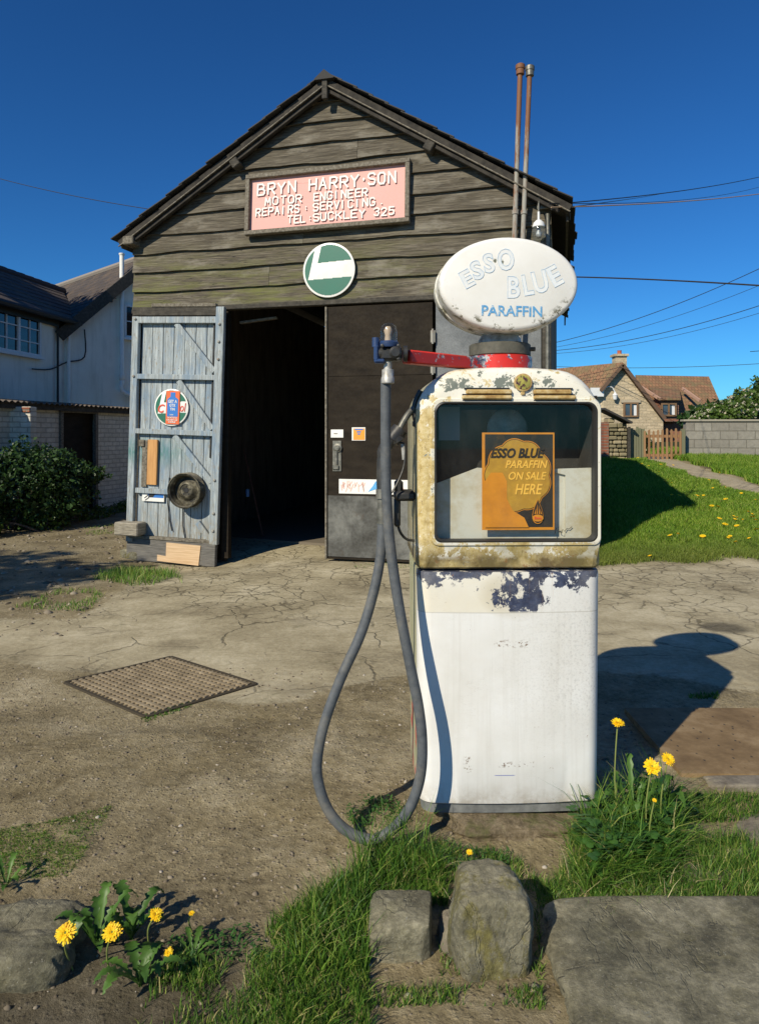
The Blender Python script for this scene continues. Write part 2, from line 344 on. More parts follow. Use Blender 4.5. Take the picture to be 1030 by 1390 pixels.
def paint(name, c0, dirt=(.1, .08, .05), amt=.45, rough=.5, sc=6, chips=None):
    def fn(N):
        c = N.co(); g = N.noise(c, sc, 6, .7); b = N.mix(N.mu(N.rg(g, .45, .8), amt), c0, dirt)
        if chips: b = N.mix(N.rg(N.noise(c, 45, 5, .7), .64, .68), b, chips)
        return dict(col=b, rough=rough, bump=N.noise(c, 50, 4, .6), bs=.12, bd=.003)
    return mat(name, fn)
pinkp = paint('pink_paint', (.72, .36, .31), (.55, .40, .36), .5, .6, 3)
whitel = paint('white_lettering', (.82, .82, .76), (.45, .42, .35), .4, .6, 20)
greenp = paint('green_enamel', (.035, .16, .10), (.06, .13, .09), .4, .35, 5)
whitee = paint('white_enamel', (.85, .84, .78), (.5, .48, .4), .3, .35, 8)
redl = paint('red_enamel', (.75, .10, .05), (.5, .1, .05), .3, .4, 8)
orng = paint('orange_card', (.80, .15, .04), (.6, .12, .05), .3, .5, 8)
bluel = paint('blue_print', (.03, .18, .55), (.05, .15, .4), .3, .5, 8)
def m_clear(N):
    c = N.co(); return dict(col=(.1, .1, .1))
def m_pump_up(N):          # upper cabinet: cream and white paint worn to ochre, dark metal and rust
    c = N.co(); s = N.sep(c); n1 = N.noise(c, 16, 8, .74, .3); n2 = N.noise(N.mp(c, (1, 1, 1), (3, 1, 7)), 30, 8, .76); big = N.noise(N.mp(c, (1, 1, 1), (9, 4, 2)), 5, 5, .6); str_ = N.noise(N.mp(c, (26, 26, 1.6)), 2, 5, .65)
    white = N.mix(N.rg(big, .4, .75), (.80, .78, .68), (.70, .65, .50))
    och = N.ramp(n2, [(.3, (.30, .20, .06)), (.48, (.56, .44, .19)), (.66, (.72, .62, .38))])
    left = N.mu(N.rg(s[0], -.235, -.275), N.rg(s[2], 1.44, 1.32)); low = N.mu(N.rg(s[2], .915, .885), 1.0)
    mk = N.m('MAXIMUM', left, low); wm = N.rg(N.add(n1, N.mu(N.m('SUBTRACT', .5, mk), .24)), .51, .54)
    col = N.mix(wm, och, white)
    col = N.mix(N.mu(N.rg(str_, .52, .75), N.mu(mk, .5)), col, (.30, .20, .07))
    top = N.mu(band(N, s[2], 1.415, 1.475, .02), band(N, s[0], -.25, .17, .05))
    fl2 = N.noise(N.mp(c, (1, 1, .6), (5, 5, 5)), 70, 6, .8); col = N.mix(N.mu(mk, N.rg(fl2, .60, .63)), col, (.80, .77, .66)); col = N.mix(N.mu(mk, N.rg(fl2, .40, .37)), col, (.17, .10, .03)); col = N.mix(N.mu(N.rg(fl2, .37, .34), .7), col, (.30, .22, .10))
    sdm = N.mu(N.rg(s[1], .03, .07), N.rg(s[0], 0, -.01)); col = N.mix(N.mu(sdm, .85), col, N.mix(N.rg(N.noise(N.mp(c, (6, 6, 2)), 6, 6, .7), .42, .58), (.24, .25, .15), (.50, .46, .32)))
    edg = N.mu(N.rg(s[1], .012, .03), N.rg(n2, .5, .6)); col = N.mix(N.mu(edg, .55), col, (.42, .30, .12))
    ch = N.rg(N.add(n1, N.mu(top, .16)), .640, .655); col = N.mix(ch, col, N.mix(n2, (.10, .12, .10), (.24, .26, .21)))
    dk = N.mu(low, N.mu(N.rg(N.add(N.mu(s[2], -1), N.mu(n1, .05)), -.86, -.825), N.rg(N.noise(c, 7, 5, .6), .42, .55))); col = N.mix(N.mu(dk, .85), col, (.075, .045, .02))
    rs = N.rg(N.add(n2, N.mu(low, .08)), .66, .70); col = N.mix(N.mu(rs, .8), col, (.24, .09, .02))
    fl = N.mu(N.mu(low, N.rg(s[2], .845, .865)), N.rg(n1, .52, .54)); col = N.mix(fl, col, (.78, .76, .66))
    col = N.mix(N.mu(N.mu(low, N.rg(big, .38, .6)), .6), col, (.15, .125, .035))
    return dict(col=col, rough=.45, bump=N.add(N.mu(wm, .5), N.mu(n2, .4)), bs=.35, bd=.002)
def m_pump_lo(N):
    c = N.co(); s = N.sep(c); n1 = N.noise(c, 18, 8, .74, .35); n2 = N.noise(N.mp(c, (1, 1, 1), (3, 1, 7)), 34, 8, .75); big = N.noise(c, 4, 5, .6)
    str_ = N.noise(N.mp(c, (30, 30, .9)), 2, 5, .65)
    w = N.mix(N.rg(big, .35, .7), (.80, .80, .77), (.71, .70, .65))
    w = N.mix(N.mu(N.rg(str_, .5, .8), .28), w, (.45, .42, .35))
    # speckled grime on the right middle
    gr = N.mu(band(N, s[2], .28, .72, .1), N.rg(s[0], -.1, .3)); w = N.mix(N.mu(N.mu(gr, N.rg(N.noise(c, 120, 3, .7), .5, .66)), .33), w, (.22, .22, .2))
    # upper strip is creamier, above a thin scored line
    up = N.rg(N.add(s[2], N.mu(n1, .004)), .672, .674); cream = N.mix(N.rg(big, .3, .7), (.74, .69, .55), (.78, .76, .68)); lf = N.rg(s[0], .12, -.08)
    w = N.mix(N.mu(up, lf), w, cream); w = N.mix(N.mu(band(N, s[2], .668, .671, .0012), .45), w, (.3, .27, .2))
    # navy undercoat showing
    e = N.add(N.m('POWER', N.m('DIVIDE', N.m('SUBTRACT', s[0], .032), .115), 2), N.m('POWER', N.m('DIVIDE', N.m('SUBTRACT', s[2], .735), .075), 2))
    m1 = N.mu(N.rg(N.add(n1, N.mu(N.m('SUBTRACT', 1, e), .13)), .535, .55), band(N, s[2], .672, .805, .004))
    e2 = N.add(N.m('POWER', N.m('DIVIDE', N.m('SUBTRACT', s[0], .20), .085), 2), N.m('POWER', N.m('DIVIDE', N.m('SUBTRACT', s[2], .79), .05), 2))
    m2 = N.rg(N.add(n1, N.mu(N.m('SUBTRACT', 1, e2), .12)), .55, .565)
    m3 = N.mu(N.rg(N.add(n1, N.rg(s[2], .77, .80, 0, .12)), .57, .585), N.rg(s[2], .755, .775))
    e4 = N.add(N.m('POWER', N.m('DIVIDE', N.m('ADD', s[0], .262), .045), 2), N.m('POWER', N.m('DIVIDE', N.m('SUBTRACT', s[2], .79), .045), 2))
    m4 = N.rg(N.add(n1, N.mu(N.m('SUBTRACT', 1, e4), .12)), .54, .555)
    nv = N.m('MAXIMUM', N.m('MAXIMUM', m1, m2), N.m('MAXIMUM', m3, m4))
    halo = N.mu(N.rg(e, 1.7, .8), N.mu(lf, .5)); w = N.mix(halo, w, (.50, .43, .27))
    col = N.mix(nv, w, N.mix(N.rg(n2, .4, .6), (.022, .028, .06), (.06, .075, .13)))
    rs = N.rg(N.add(n2, N.rg(s[2], .78, .81, 0, .07)), .68, .71); col = N.mix(rs, col, (.22, .10, .035)); ru = N.mu(N.rg(N.noise(N.mp(c, (34, 34, 2.2), (2, 2, 2)), 1.6, 5, .7), .60, .72), N.rg(s[2], .60, .80)); col = N.mix(N.mu(ru, .45), col, (.42, .25, .10)); sc2 = N.mu(N.rg(N.m('ABSOLUTE', N.m('SUBTRACT', N.noise(N.mp(c, (3, 3, 14), (1, 7, 3)), 3, 4, .6), .5)), .006, .001), N.rg(N.noise(c, 5, 4), .52, .6)); col = N.mix(N.mu(sc2, .4), col, (.45, .43, .38)); col = N.mix(N.mu(N.rg(N.noise(c, 2.3, 7, .72), .45, .65), .22), col, (.52, .49, .42)); bt = N.mu(N.rg(s[2], .10, .03), N.rg(n1, .4, .6)); col = N.mix(N.mu(bt, .5), col, (.35, .29, .2))
    sp = N.mu(N.rg(N.noise(N.mp(c, (60, 60, 90)), 1.2, 4, .7), .54, .58), N.m('MAXIMUM', N.mu(band(N, s[2], .555, .575, .006), band(N, s[0], -.05, .06, .01)), N.m('MAXIMUM', N.mu(band(N, s[2], .15, .165, .004), band(N, s[0], -.04, .08, .01)), N.mu(band(N, s[2], .135, .185, .006), band(N, s[0], -.155, -.135, .008)))))
    col = N.mix(sp, col, (.14, .07, .02))
    bl = N.mu(band(N, s[2], .1205, .1225, .0008), band(N, s[0], -.055, .012, .004)); bl = N.mu(bl, N.rg(s[1], .03, .02)); col = N.mix(bl, col, (.06, .10, .45))
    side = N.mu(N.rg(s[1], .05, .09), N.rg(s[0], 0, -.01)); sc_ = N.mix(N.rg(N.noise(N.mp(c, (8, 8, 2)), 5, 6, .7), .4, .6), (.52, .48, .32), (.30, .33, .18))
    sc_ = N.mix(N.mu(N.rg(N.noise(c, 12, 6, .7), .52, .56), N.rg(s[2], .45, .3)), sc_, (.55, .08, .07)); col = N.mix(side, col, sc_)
    return dict(col=col, rough=N.rg(n1, .3, .7, .36, .6), bump=N.add(N.add(N.mu(nv, -.6), N.mu(n2, .3)), N.mu(N.noise(c, 3.2, 2, .5), 5)), bs=.35, bd=.0018)
pump_up = mat('worn_cream_paint', m_pump_up); pump_lo = mat('worn_white_paint', m_pump_lo)
def m_globe(N):
    c = N.co(); s = N.sep(c); n1 = N.noise(c, 22, 8, .74); st = N.noise(N.mp(c, (14, 14, 2)), 2, 5, .6)
    col = N.mix(N.rg(N.noise(c, 6, 4, .6), .4, .75), (.82, .81, .76), (.74, .72, .65))
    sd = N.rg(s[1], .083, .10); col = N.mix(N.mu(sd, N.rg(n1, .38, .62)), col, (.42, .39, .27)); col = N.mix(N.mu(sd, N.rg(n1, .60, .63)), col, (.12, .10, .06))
    d = N.add(N.m('POWER', N.m('DIVIDE', N.m('SUBTRACT', s[0], .013), .215), 2), N.m('POWER', N.m('DIVIDE', N.m('SUBTRACT', s[2], 1.80), .142), 2))
    col = N.mix(N.mu(N.mu(N.rg(d, .85, 1.05), N.rg(n1, .53, .60)), N.rg(s[2], 1.82, 1.72)), col, (.15, .14, .09))
    e = N.add(N.m('POWER', N.m('DIVIDE', N.m('ADD', s[0], .026), .02), 2), N.m('POWER', N.m('DIVIDE', N.m('SUBTRACT', s[2], 1.887), .028), 2)); col = N.mix(N.rg(N.add(n1, N.mu(N.m('SUBTRACT', 1, e), .09)), .60, .62), col, (.13, .14, .09))
    return dict(col=col, rough=.38, bump=n1, bs=.1, bd=.002)
globem = mat('faded_white_plastic', m_globe)
def m_redarm(N):
    c = N.co(); n1 = N.noise(c, 20, 7, .72); s = N.sep(c)
    e = N.m('MAXIMUM', band(N, s[0], -.125, -.055, .02), band(N, s[0], .055, .14, .02)); ch = N.rg(N.add(n1, N.mu(e, .13)), .60, .62)
    return dict(col=N.mix(ch, N.mix(N.rg(N.noise(c, 8, 4), .4, .7), (.62, .025, .015), (.50, .03, .02)), N.mix(N.rg(N.noise(c, 60, 4), .45, .55), (.45, .47, .48), (.06, .09, .16))), rough=.4, bump=ch, bs=.3, bd=-.0015)
redarm = mat('chipped_red_paint', m_redarm)
def m_hose(N):
    c = N.co(); n = N.noise(c, 30, 5, .65); du = N.rg(N.noise(c, 7, 7, .75), .5, .66); b = N.ramp(n, [(.3, (.065, .073, .080)), (.7, (.12, .13, .137))]); b = N.mix(N.mu(du, .55), b, (.20, .185, .15)); sc = N.rg(N.noise(N.mp(c, (1, 1, 1), (4, 4, 4)), 85, 5, .75), .64, .70); b = N.mix(N.mu(sc, .6), b, (.26, .26, .25)); return dict(col=b, rough=.6, bump=N.noise(c, 120, 4, .7), bs=.25, bd=.001, spec=.35)
hosem = mat('grey_rubber', m_hose)
darkmetal = paint('dark_cast_metal', (.025, .025, .024), (.09, .08, .06), .6, .45, 25)
bluem = paint('blue_metal', (.02, .05, .14), (.03, .03, .04), .7, .45, 20)
greym = mat('dull_metal', lambda N: dict(col=N.ramp(N.noise(N.co(), 25, 5, .7), [(.3, (.09, .09, .075)), (.7, (.26, .25, .21))]), rough=.5, metal=.5))
rustp = mat('rusty_pipe', lambda N: dict(col=N.mix(N.rg(N.add(N.noise(N.mp(N.co(), (6, 6, 1.2)), 2.5, 6, .7), N.rg(N.sep(N.co())[2], 3.2, 4.9, -.12, .14)), .44, .56), (.30, .29, .25), (.20, .085, .035)), rough=.7))
steel = mat('silver_metal', lambda N: dict(col=N.ramp(N.noise(N.co(), 20, 5, .7), [(.35, (.22, .20, .16)), (.6, (.55, .54, .50))]), rough=.5, metal=.3))
def m_conc(N):
    c = N.co('World'); n = N.noise(c, 14, 8, .7); f = N.noise(c, 90, 4, .7); mo = N.rg(N.noise(c, 3.5, 5, .7), .48, .62)
    b = N.ramp(n, [(.3, (.10, .085, .06)), (.5, (.19, .165, .125)), (.7, (.28, .25, .19))]); b = N.mix(N.mu(mo, .35), b, (.09, .10, .035)); b = N.mix(N.rg(N.vor(c, 70), .12, .05), b, (.3, .28, .24))
    return dict(col=b, rough=.9, bump=N.add(n, N.mu(f, .4)), bs=.7, bd=.012)
conc = mat('rough_concrete', m_conc)
def m_rock(N, lich=.7):
    c = N.co('World'); n = N.noise(c, 7, 9, .7, .3); f = N.noise(c, 60, 5, .7); li = N.noise(N.mp(c, (1, 1, .6)), 13, 6, .72)
    b = N.ramp(n, [(.35, (.115, .105, .068)), (.5, (.245, .225, .152)), (.65, (.38, .35, .25))]); b = N.mix(N.mu(N.rg(li, .52, .60), lich), b, (.20, .175, .035))
    b = N.mix(N.rg(N.noise(c, 26, 6, .7), .66, .7), b, (.33, .33, .28)); b = N.mix(N.rg(N.noise(N.mp(c, (1, 1, 1), (7, 7, 7)), 4, 4, .6), .5, .7), b, N.mix(1, b, (.6, .62, .62), 'MULTIPLY'))
    b = N.mix(N.mu(N.rg(f, .42, .62), .45), N.mix(1, b, (.55, .55, .52), 'MULTIPLY'), N.mix(1, b, (1.25, 1.25, 1.2), 'MULTIPLY')); b = N.mix(N.mu(N.rg(N.noise(c, 170, 3, .7), .62, .7), .5), b, (.40, .38, .31))
    cr = N.rg(N.m('ABSOLUTE', N.m('SUBTRACT', N.noise(N.mp(c, (1, .45, .8)), 5, 5, .6, .6), .5)), .010, .0)
    return dict(col=b, rough=.9, bump=N.add(N.add(n, N.mu(N.add(f, N.mu(N.noise(c, 230, 4, .75), .5)), .4)), N.mu(cr, -.25)), bs=.9, bd=.012)
rockm = mat('lichened_stone', m_rock); rockp = mat('plain_grey_stone', lambda N: m_rock(N, .12))
def m_ground(N):
    c = N.co('World'); gr = N.att('grass'); cn = N.att('conc'); dk = N.att('dark')
    n = N.noise(c, 2.2, 8, .65); f = N.noise(c, 28, 8, .75); ff = N.noise(c, 150, 4, .7); pb = N.vor(c, 55, 'F1'); pbc = N.vor(c, 55, 'F1', 1)
    dirt = N.ramp(N.add(N.mu(n, .5), N.mu(f, .5)), [(.36, (.14, .112, .062)), (.5, (.315, .262, .155)), (.64, (.50, .43, .285))])
    stn = N.mix(N.rg(pb, .30, .22), dirt, N.mix(N.sep(pbc)[0], (.16, .13, .09), (.40, .34, .25))); dirt = N.mix(N.rg(N.sep(pbc)[1], .55, .8), dirt, stn)
    dirt = N.mix(N.mu(N.rg(ff, .55, .75), .5), dirt, (.06, .045, .03))
    con = N.ramp(N.add(N.mu(N.noise(c, 1.3, 7, .65), .6), N.mu(f, .4)), [(.36, (.23, .192, .118)), (.5, (.405, .352, .228)), (.63, (.56, .50, .35))])
    wv = N.noise(c, 1.8, 4, .6, col=True); wc = N.mix(.30, c, wv, 'ADD')
    e1 = N.vor(wc, 1.5, 'DISTANCE_TO_EDGE'); e2 = N.vor(N.mix(.12, c, N.noise(c, 6, 3, .6, col=True), 'ADD'), 5.2, 'DISTANCE_TO_EDGE')
    zone = N.rg(N.add(N.noise(c, .9, 3, .6), N.mu(N.rg(N.sep(c)[1], 4.8, 6.4, -.10, .14), 1)), .47, .55)
    k1 = N.mu(N.rg(e1, .012, .002), N.rg(N.noise(c, 1.6, 4), .44, .56)); k2 = N.mu(N.mu(N.rg(N.add(e2, N.mu(N.m('SUBTRACT', f, .5), .05)), .055, .012), zone), N.rg(N.noise(c, 3.1, 4), .36, .52))
    crk = N.mu(N.m('MAXIMUM', k1, k2), cn); con = N.mix(N.mu(crk, .62), con, (.055, .045, .025))
    st = N.rg(N.noise(N.mp(c, (1, 1.6, 1)), 1.1, 5, .65), .56, .68); con = N.mix(N.mu(st, .4), con, (.10, .08, .05))
    con = N.mix(N.mu(N.rg(ff, .6, .75), .4), con, (.09, .075, .055)); pt = N.noise(N.mp(c, (1, 1.4, 1), (4, 9, 0)), .55, 5, .7, .6); con = N.mix(N.mu(N.rg(pt, .5, .54), .28), con, N.mix(1, con, (.62, .60, .56), 'MULTIPLY')); con = N.mix(N.mu(N.rg(N.noise(N.mp(c, (1, 1, 1), (2, 5, 0)), 2.4, 6, .72), .60, .66), .4), con, (.10, .095, .045))
    dirt = N.mix(N.mu(N.rg(N.noise(N.mp(c, (1, 1, 1), (8, 1, 0)), 1.4, 6, .7), .42, .62), .55), dirt, N.mix(1, dirt, (.58, .54, .42), 'MULTIPLY'))
    col = N.mix(N.rg(N.add(cn, N.mu(N.m('SUBTRACT', f, .5), .8)), .4, .6), dirt, con)
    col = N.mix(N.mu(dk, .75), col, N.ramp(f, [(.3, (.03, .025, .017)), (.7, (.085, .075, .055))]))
    soil = N.ramp(f, [(.3, (.02, .026, .008)), (.7, (.06, .075, .02))]); col = N.mix(gr, col, soil)
    h = N.add(N.mu(f, .8), N.add(N.mu(N.mu(N.rg(pb, .35, .1), N.m('SUBTRACT', 1, cn)), .22), N.mu(ff, .25))); h = N.add(N.mu(h, N.rg(cn, 0, 1, 1, .38)), N.mu(crk, -.25))
    return dict(col=col, rough=.92, spec=.2, bump=h, bs=1.0, bd=.017)
groundm = mat('yard_ground', m_ground)
def m_grass(N):
    v = N.att('v'); t = N.att('t'); c = N.co('World'); n = N.noise(c, 2.5, 4, .6)
    b = N.ramp(v, [(0, (.035, .10, .014)), (.45, (.085, .185, .024)), (.78, (.16, .28, .038)), (.92, (.28, .33, .07)), (1, (.52, .44, .20))])
    b = N.mix(N.mu(N.rg(t, .35, 1), .5), b, N.mix(1, b, (1.45, 1.35, 1.1), 'MULTIPLY')); b = N.mix(N.rg(n, .4, .7), b, N.mix(1, b, (.72, .85, .8), 'MULTIPLY'))
    return dict(col=b, rough=.5, spec=.35, transl=.28)
grassm = mat('grass_blade', m_grass)
def m_lawn(N):
    v = N.att('v'); c = N.co('World'); n = N.noise(c, .9, 5, .65)
    b = N.ramp(v, [(0, (.09, .18, .015)), (.5, (.19, .32, .028)), (.85, (.30, .42, .05)), (1, (.48, .47, .13))])
    b = N.mix(N.rg(n, .38, .66), b, N.mix(1, b, (.65, .8, .7), 'MULTIPLY')); b = N.mix(N.mu(N.rg(N.sep(c)[1], 9.2, 7.6), .6), b, (.17, .17, .045))
    return dict(col=b, rough=.55, spec=.25, transl=.3)
lawnm = mat('lawn_blade', m_lawn)
def leafm(name, a, b, tr=.3, rough=.45):
    def fn(N): return dict(col=N.ramp(N.att('v'), [(0, a), (1, b)]), rough=rough, spec=.4, transl=tr)
    return mat(name, fn)
dandleaf = leafm('dandelion_leaf', (.05, .12, .02), (.11, .22, .035)); clover = leafm('clover_leaf', (.03, .10, .022), (.07, .17, .03))
petal = mat('dandelion_petal', lambda N: dict(col=N.ramp(N.att('v'), [(0, (.95, .55, .004)), (1, (1.0, .78, .02))]), rough=.6, transl=.25))
stemm = mat('flower_stem', col=(.22, .26, .07), rough=.5)
blossom = mat('blossom_petal', lambda N: dict(col=N.ramp(N.att('v'), [(0, (.42, .40, .28)), (1, (.62, .54, .42))]), rough=.7, transl=.3))
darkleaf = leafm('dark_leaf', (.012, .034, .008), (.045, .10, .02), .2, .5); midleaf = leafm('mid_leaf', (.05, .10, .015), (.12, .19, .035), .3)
bark = mat('bark', lambda N: dict(col=N.ramp(N.noise(N.mp(N.co(), (8, 8, 1.5)), 3, 6, .7), [(.3, (.04, .03, .02)), (.7, (.16, .12, .09))]), rough=.9, bump=N.noise(N.mp(N.co(), (8, 8, 1.5)), 3, 6, .7), bs=.6, bd=.02))
def m_render(N):
    c = N.co('World'); n = N.noise(c, 1.2, 6, .65); f = N.noise(c, 40, 4, .6); st = N.noise(N.mp(c, (4, 4, .5)), 2, 5, .6)
    b = N.mix(N.rg(n, .4, .7), (.86, .84, .74), (.74, .71, .60)); b = N.mix(N.mu(N.rg(st, .5, .75), .35), b, (.36, .35, .28)); return dict(col=b, rough=.85, bump=f, bs=.3, bd=.006)
renderm = mat('white_render', m_render)
def brickfn(c1, c2, mo, sc, sx=.5, sy=.25, ms=.02, nz=.35, axis='XZ', bd=.01):
    def fn(N):
        c = N.co(); s = N.sep(c); cv = N.N.new('ShaderNodeCombineXYZ'); N.put(cv.inputs[0], s[0]); N.put(cv.inputs[1], s[2]); v = cv.outputs[0]
        wv = N.noise(v, 3 / sy * .3, 3, .6, col=True); v = N.mix(nz * sy * .5, v, wv, 'ADD')
        b = N.N.new('ShaderNodeTexBrick'); N.put(b.inputs['Vector'], v); b.inputs['Scale'].default_value = sc; b.inputs['Brick Width'].default_value = sx; b.inputs['Row Height'].default_value = sy
        b.inputs['Mortar Size'].default_value = ms; b.inputs['Mortar Smooth'].default_value = .3; b.inputs['Bias'].default_value = 0
        b.inputs['Color1'].default_value = (*c1, 1); b.inputs['Color2'].default_value = (*c2, 1); b.inputs['Mortar'].default_value = (*mo, 1)
        g = N.noise(c, 9, 6, .7); col = N.mix(.45, b.outputs[0], N.ramp(g, [(.3, (.35, .35, .35)), (.7, (1.1, 1.1, 1.1))]), 'MULTIPLY')
        return dict(col=col, rough=.9, bump=N.add(N.mu(b.outputs[1], -.8), N.mu(g, .6)), bs=.7, bd=bd)
    return fn
stonew = mat('rubble_stone', brickfn((.66, .54, .36), (.46, .38, .25), (.50, .42, .28), 1, .42, .17, .02, 1.6, bd=.03))
blockw = mat('concrete_blocks', brickfn((.33, .31, .26), (.255, .235, .195), (.19, .175, .14), 1, .45, .225, .012, .12))
brickw = mat('red_brick', brickfn((.36, .12, .06), (.25, .09, .05), (.25, .20, .15), 1, .23, .075, .012, .2))
whbrick = mat('whitewashed_brick', brickfn((.84, .79, .66), (.70, .66, .54), (.50, .46, .37), 1, .24, .085, .010, .5))
def roof_tiles(name, cs, row=.2, wd=.2):
    def fn(N):
        c = N.co(); s = N.sep(c); cv = N.N.new('ShaderNodeCombineXYZ'); N.put(cv.inputs[0], s[0]); N.put(cv.inputs[1], s[1]); b = N.N.new('ShaderNodeTexBrick'); N.put(b.inputs['Vector'], cv.outputs[0])
        b.inputs['Scale'].default_value = 1; b.inputs['Brick Width'].default_value = wd; b.inputs['Row Height'].default_value = row; b.inputs['Mortar Size'].default_value = .012
        b.inputs['Color1'].default_value = (*cs[0], 1); b.inputs['Color2'].default_value = (*cs[1], 1); b.inputs['Mortar'].default_value = (*[k * .35 for k in cs[0]], 1)
        g = N.noise(c, 2, 7, .7); col = N.mix(N.rg(g, .45, .65), b.outputs[0], cs[2]); return dict(col=col, rough=.85, bump=N.add(N.mu(b.outputs[1], -1), g), bs=.6, bd=.02)
    return mat(name, fn)
tiler = roof_tiles('brown_clay_tiles', [(.30, .155, .08), (.20, .11, .06), (.17, .135, .065)], .25, .2)
slater = roof_tiles('grey_slate', [(.13, .11, .10), (.09, .08, .08), (.16, .11, .075)], .22, .28)
def m_corr(N):
    c = N.co('World'); n = N.noise(c, 4, 6, .7); return dict(col=N.ramp(n, [(.35, (.05, .045, .04)), (.6, (.16, .13, .10)), (.75, (.12, .06, .03))]), rough=.8)
corrm = mat('rusty_corrugated_iron', m_corr)
whitep = paint('white_window_paint', (.74, .75, .74), (.4, .4, .36), .3, .5, 8)
dkglass = mat('window_pane', col=(.012, .015, .018), rough=.06, spec=.6)
pumpglass = glassmat('pump_glass', k=.035); lampglass = glassmat('lamp_glass', (.90, .95, 1), .06, .1)
lid = mat('cable_black', col=(.015, .015, .015), rough=.6)
newwood = mat('fresh_timber', lambda N: dict(col=N.mix(N.rg(N.noise(N.mp(N.co(), (2, 4, 40)), 2, 5, .6), .4, .7), (.66, .47, .28), (.50, .33, .17)), rough=.7))
orwood = mat('orange_timber', lambda N: dict(col=N.mix(N.rg(N.noise(N.mp(N.co(), (40, 4, 2)), 2, 5, .6), .4, .7), (.60, .32, .11), (.42, .20, .06)), rough=.7))

# ================================================================ GROUND
def axis(segs):
    a = [segs[0][0]]
    for x0, x1, st in segs:
        n = max(1, int(round((x1 - x0) / st))); a += list(np.linspace(x0, x1, n + 1)[1:])
    return np.array(a)
xs = axis([(-400, -40, 60), (-40, -14, 2), (-14, -2.6, .12), (-2.6, 2.6, .018), (2.6, 14, .12), (14, 40, 2), (40, 400, 60)])
ys = axis([(-60, 0, 10), (0, 1.35, .25), (1.35, 4.4, .018), (4.4, 9.5, .05), (9.5, 26, .25), (26, 60, 4), (60, 900, 120)])
XX, YY = np.meshgrid(xs, ys); ZZ = terr(XX, YY)
ZZ = ZZ + np.where(YY > 60, (YY - 60) * .002, 0)
nx, ny = len(xs), len(ys); V = np.stack([XX.ravel(), YY.ravel(), ZZ.ravel()], 1)
I = np.arange(nx * ny).reshape(ny, nx); Fq = np.stack([I[:-1, :-1].ravel(), I[:-1, 1:].ravel(), I[1:, 1:].ravel(), I[1:, :-1].ravel()], 1)
nzz = fbm(XX * 1.5, YY * 1.5, 3, 2) - .45
g_ = sm((XX - (1.62 + .26 * (YY - 7.2)) + nzz * .3) / .25) * sm((YY - 7.45 + nzz * 1.0) / .35)
g_ = np.maximum(g_, sm((YY - 24) / 3) * 1.0)
# path on the bank
def pathc(y): return np.interp(y, [8, 10, 11.5, 13.5, 15.5, 17.5, 19.5], [8.3, 7.4, 6.9, 6.9, 7.0, 7.3, 7.4])
pm = 1 - sm((np.abs(XX - pathc(YY) + nzz * .2) - .42) / .15); pm = pm * (YY > 8) * (YY < 19.5)
g_ = g_ * (1 - pm)
cn_ = sm((YY - 3.85 - .25 * np.sin(XX * 1.9) + nzz * .6) / .3) * (1 - sm((-2.05 - XX - (YY - 6.5) * .15 + nzz * .7) / .5) * sm((YY - 5.0) / .6)) * (1 - sm((YY - 9.6) / .4))
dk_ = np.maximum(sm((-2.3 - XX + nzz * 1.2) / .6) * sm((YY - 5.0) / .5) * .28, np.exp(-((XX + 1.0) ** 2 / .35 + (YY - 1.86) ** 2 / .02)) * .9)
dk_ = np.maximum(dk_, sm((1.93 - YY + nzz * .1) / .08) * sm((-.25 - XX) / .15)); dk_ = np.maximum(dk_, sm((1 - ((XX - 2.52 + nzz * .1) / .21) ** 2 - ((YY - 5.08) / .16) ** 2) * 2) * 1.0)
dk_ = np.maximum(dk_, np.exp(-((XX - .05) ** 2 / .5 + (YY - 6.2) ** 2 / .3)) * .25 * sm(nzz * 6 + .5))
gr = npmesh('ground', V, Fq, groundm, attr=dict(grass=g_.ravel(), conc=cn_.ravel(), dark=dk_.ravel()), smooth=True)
gr['kind'] = 'structure'
# worn path over the bank
pv = []; pf = []
py_ = np.linspace(8.6, 19.3, 80)
for i, y in enumerate(py_):
    cx = float(pathc(y)); wdt = .40 + .06 * math.sin(y * 3.1)
    for k in range(9):
        x = cx + (k / 8 - .5) * 2 * wdt + .04 * math.sin(y * 5 + k); pv.append((x, y, tz(x, y) + .012 - .03 * (abs(k - 4) / 4) ** 4))
for i in range(79):
    for k in range(8): a = i * 9 + k; pf.append((a, a + 1, a + 10, a + 9))
pathm = mat('trodden_path', lambda N: dict(col=N.ramp(N.noise(N.co('World'), 5, 7, .7), [(.3, (.26, .215, .13)), (.7, (.42, .36, .24))]), rough=.95, bump=N.noise(N.co('World'), 20, 5, .7), bs=.6, bd=.02))
pth = npmesh('path', pv, pf, pathm, smooth=True); pth['kind'] = 'structure'

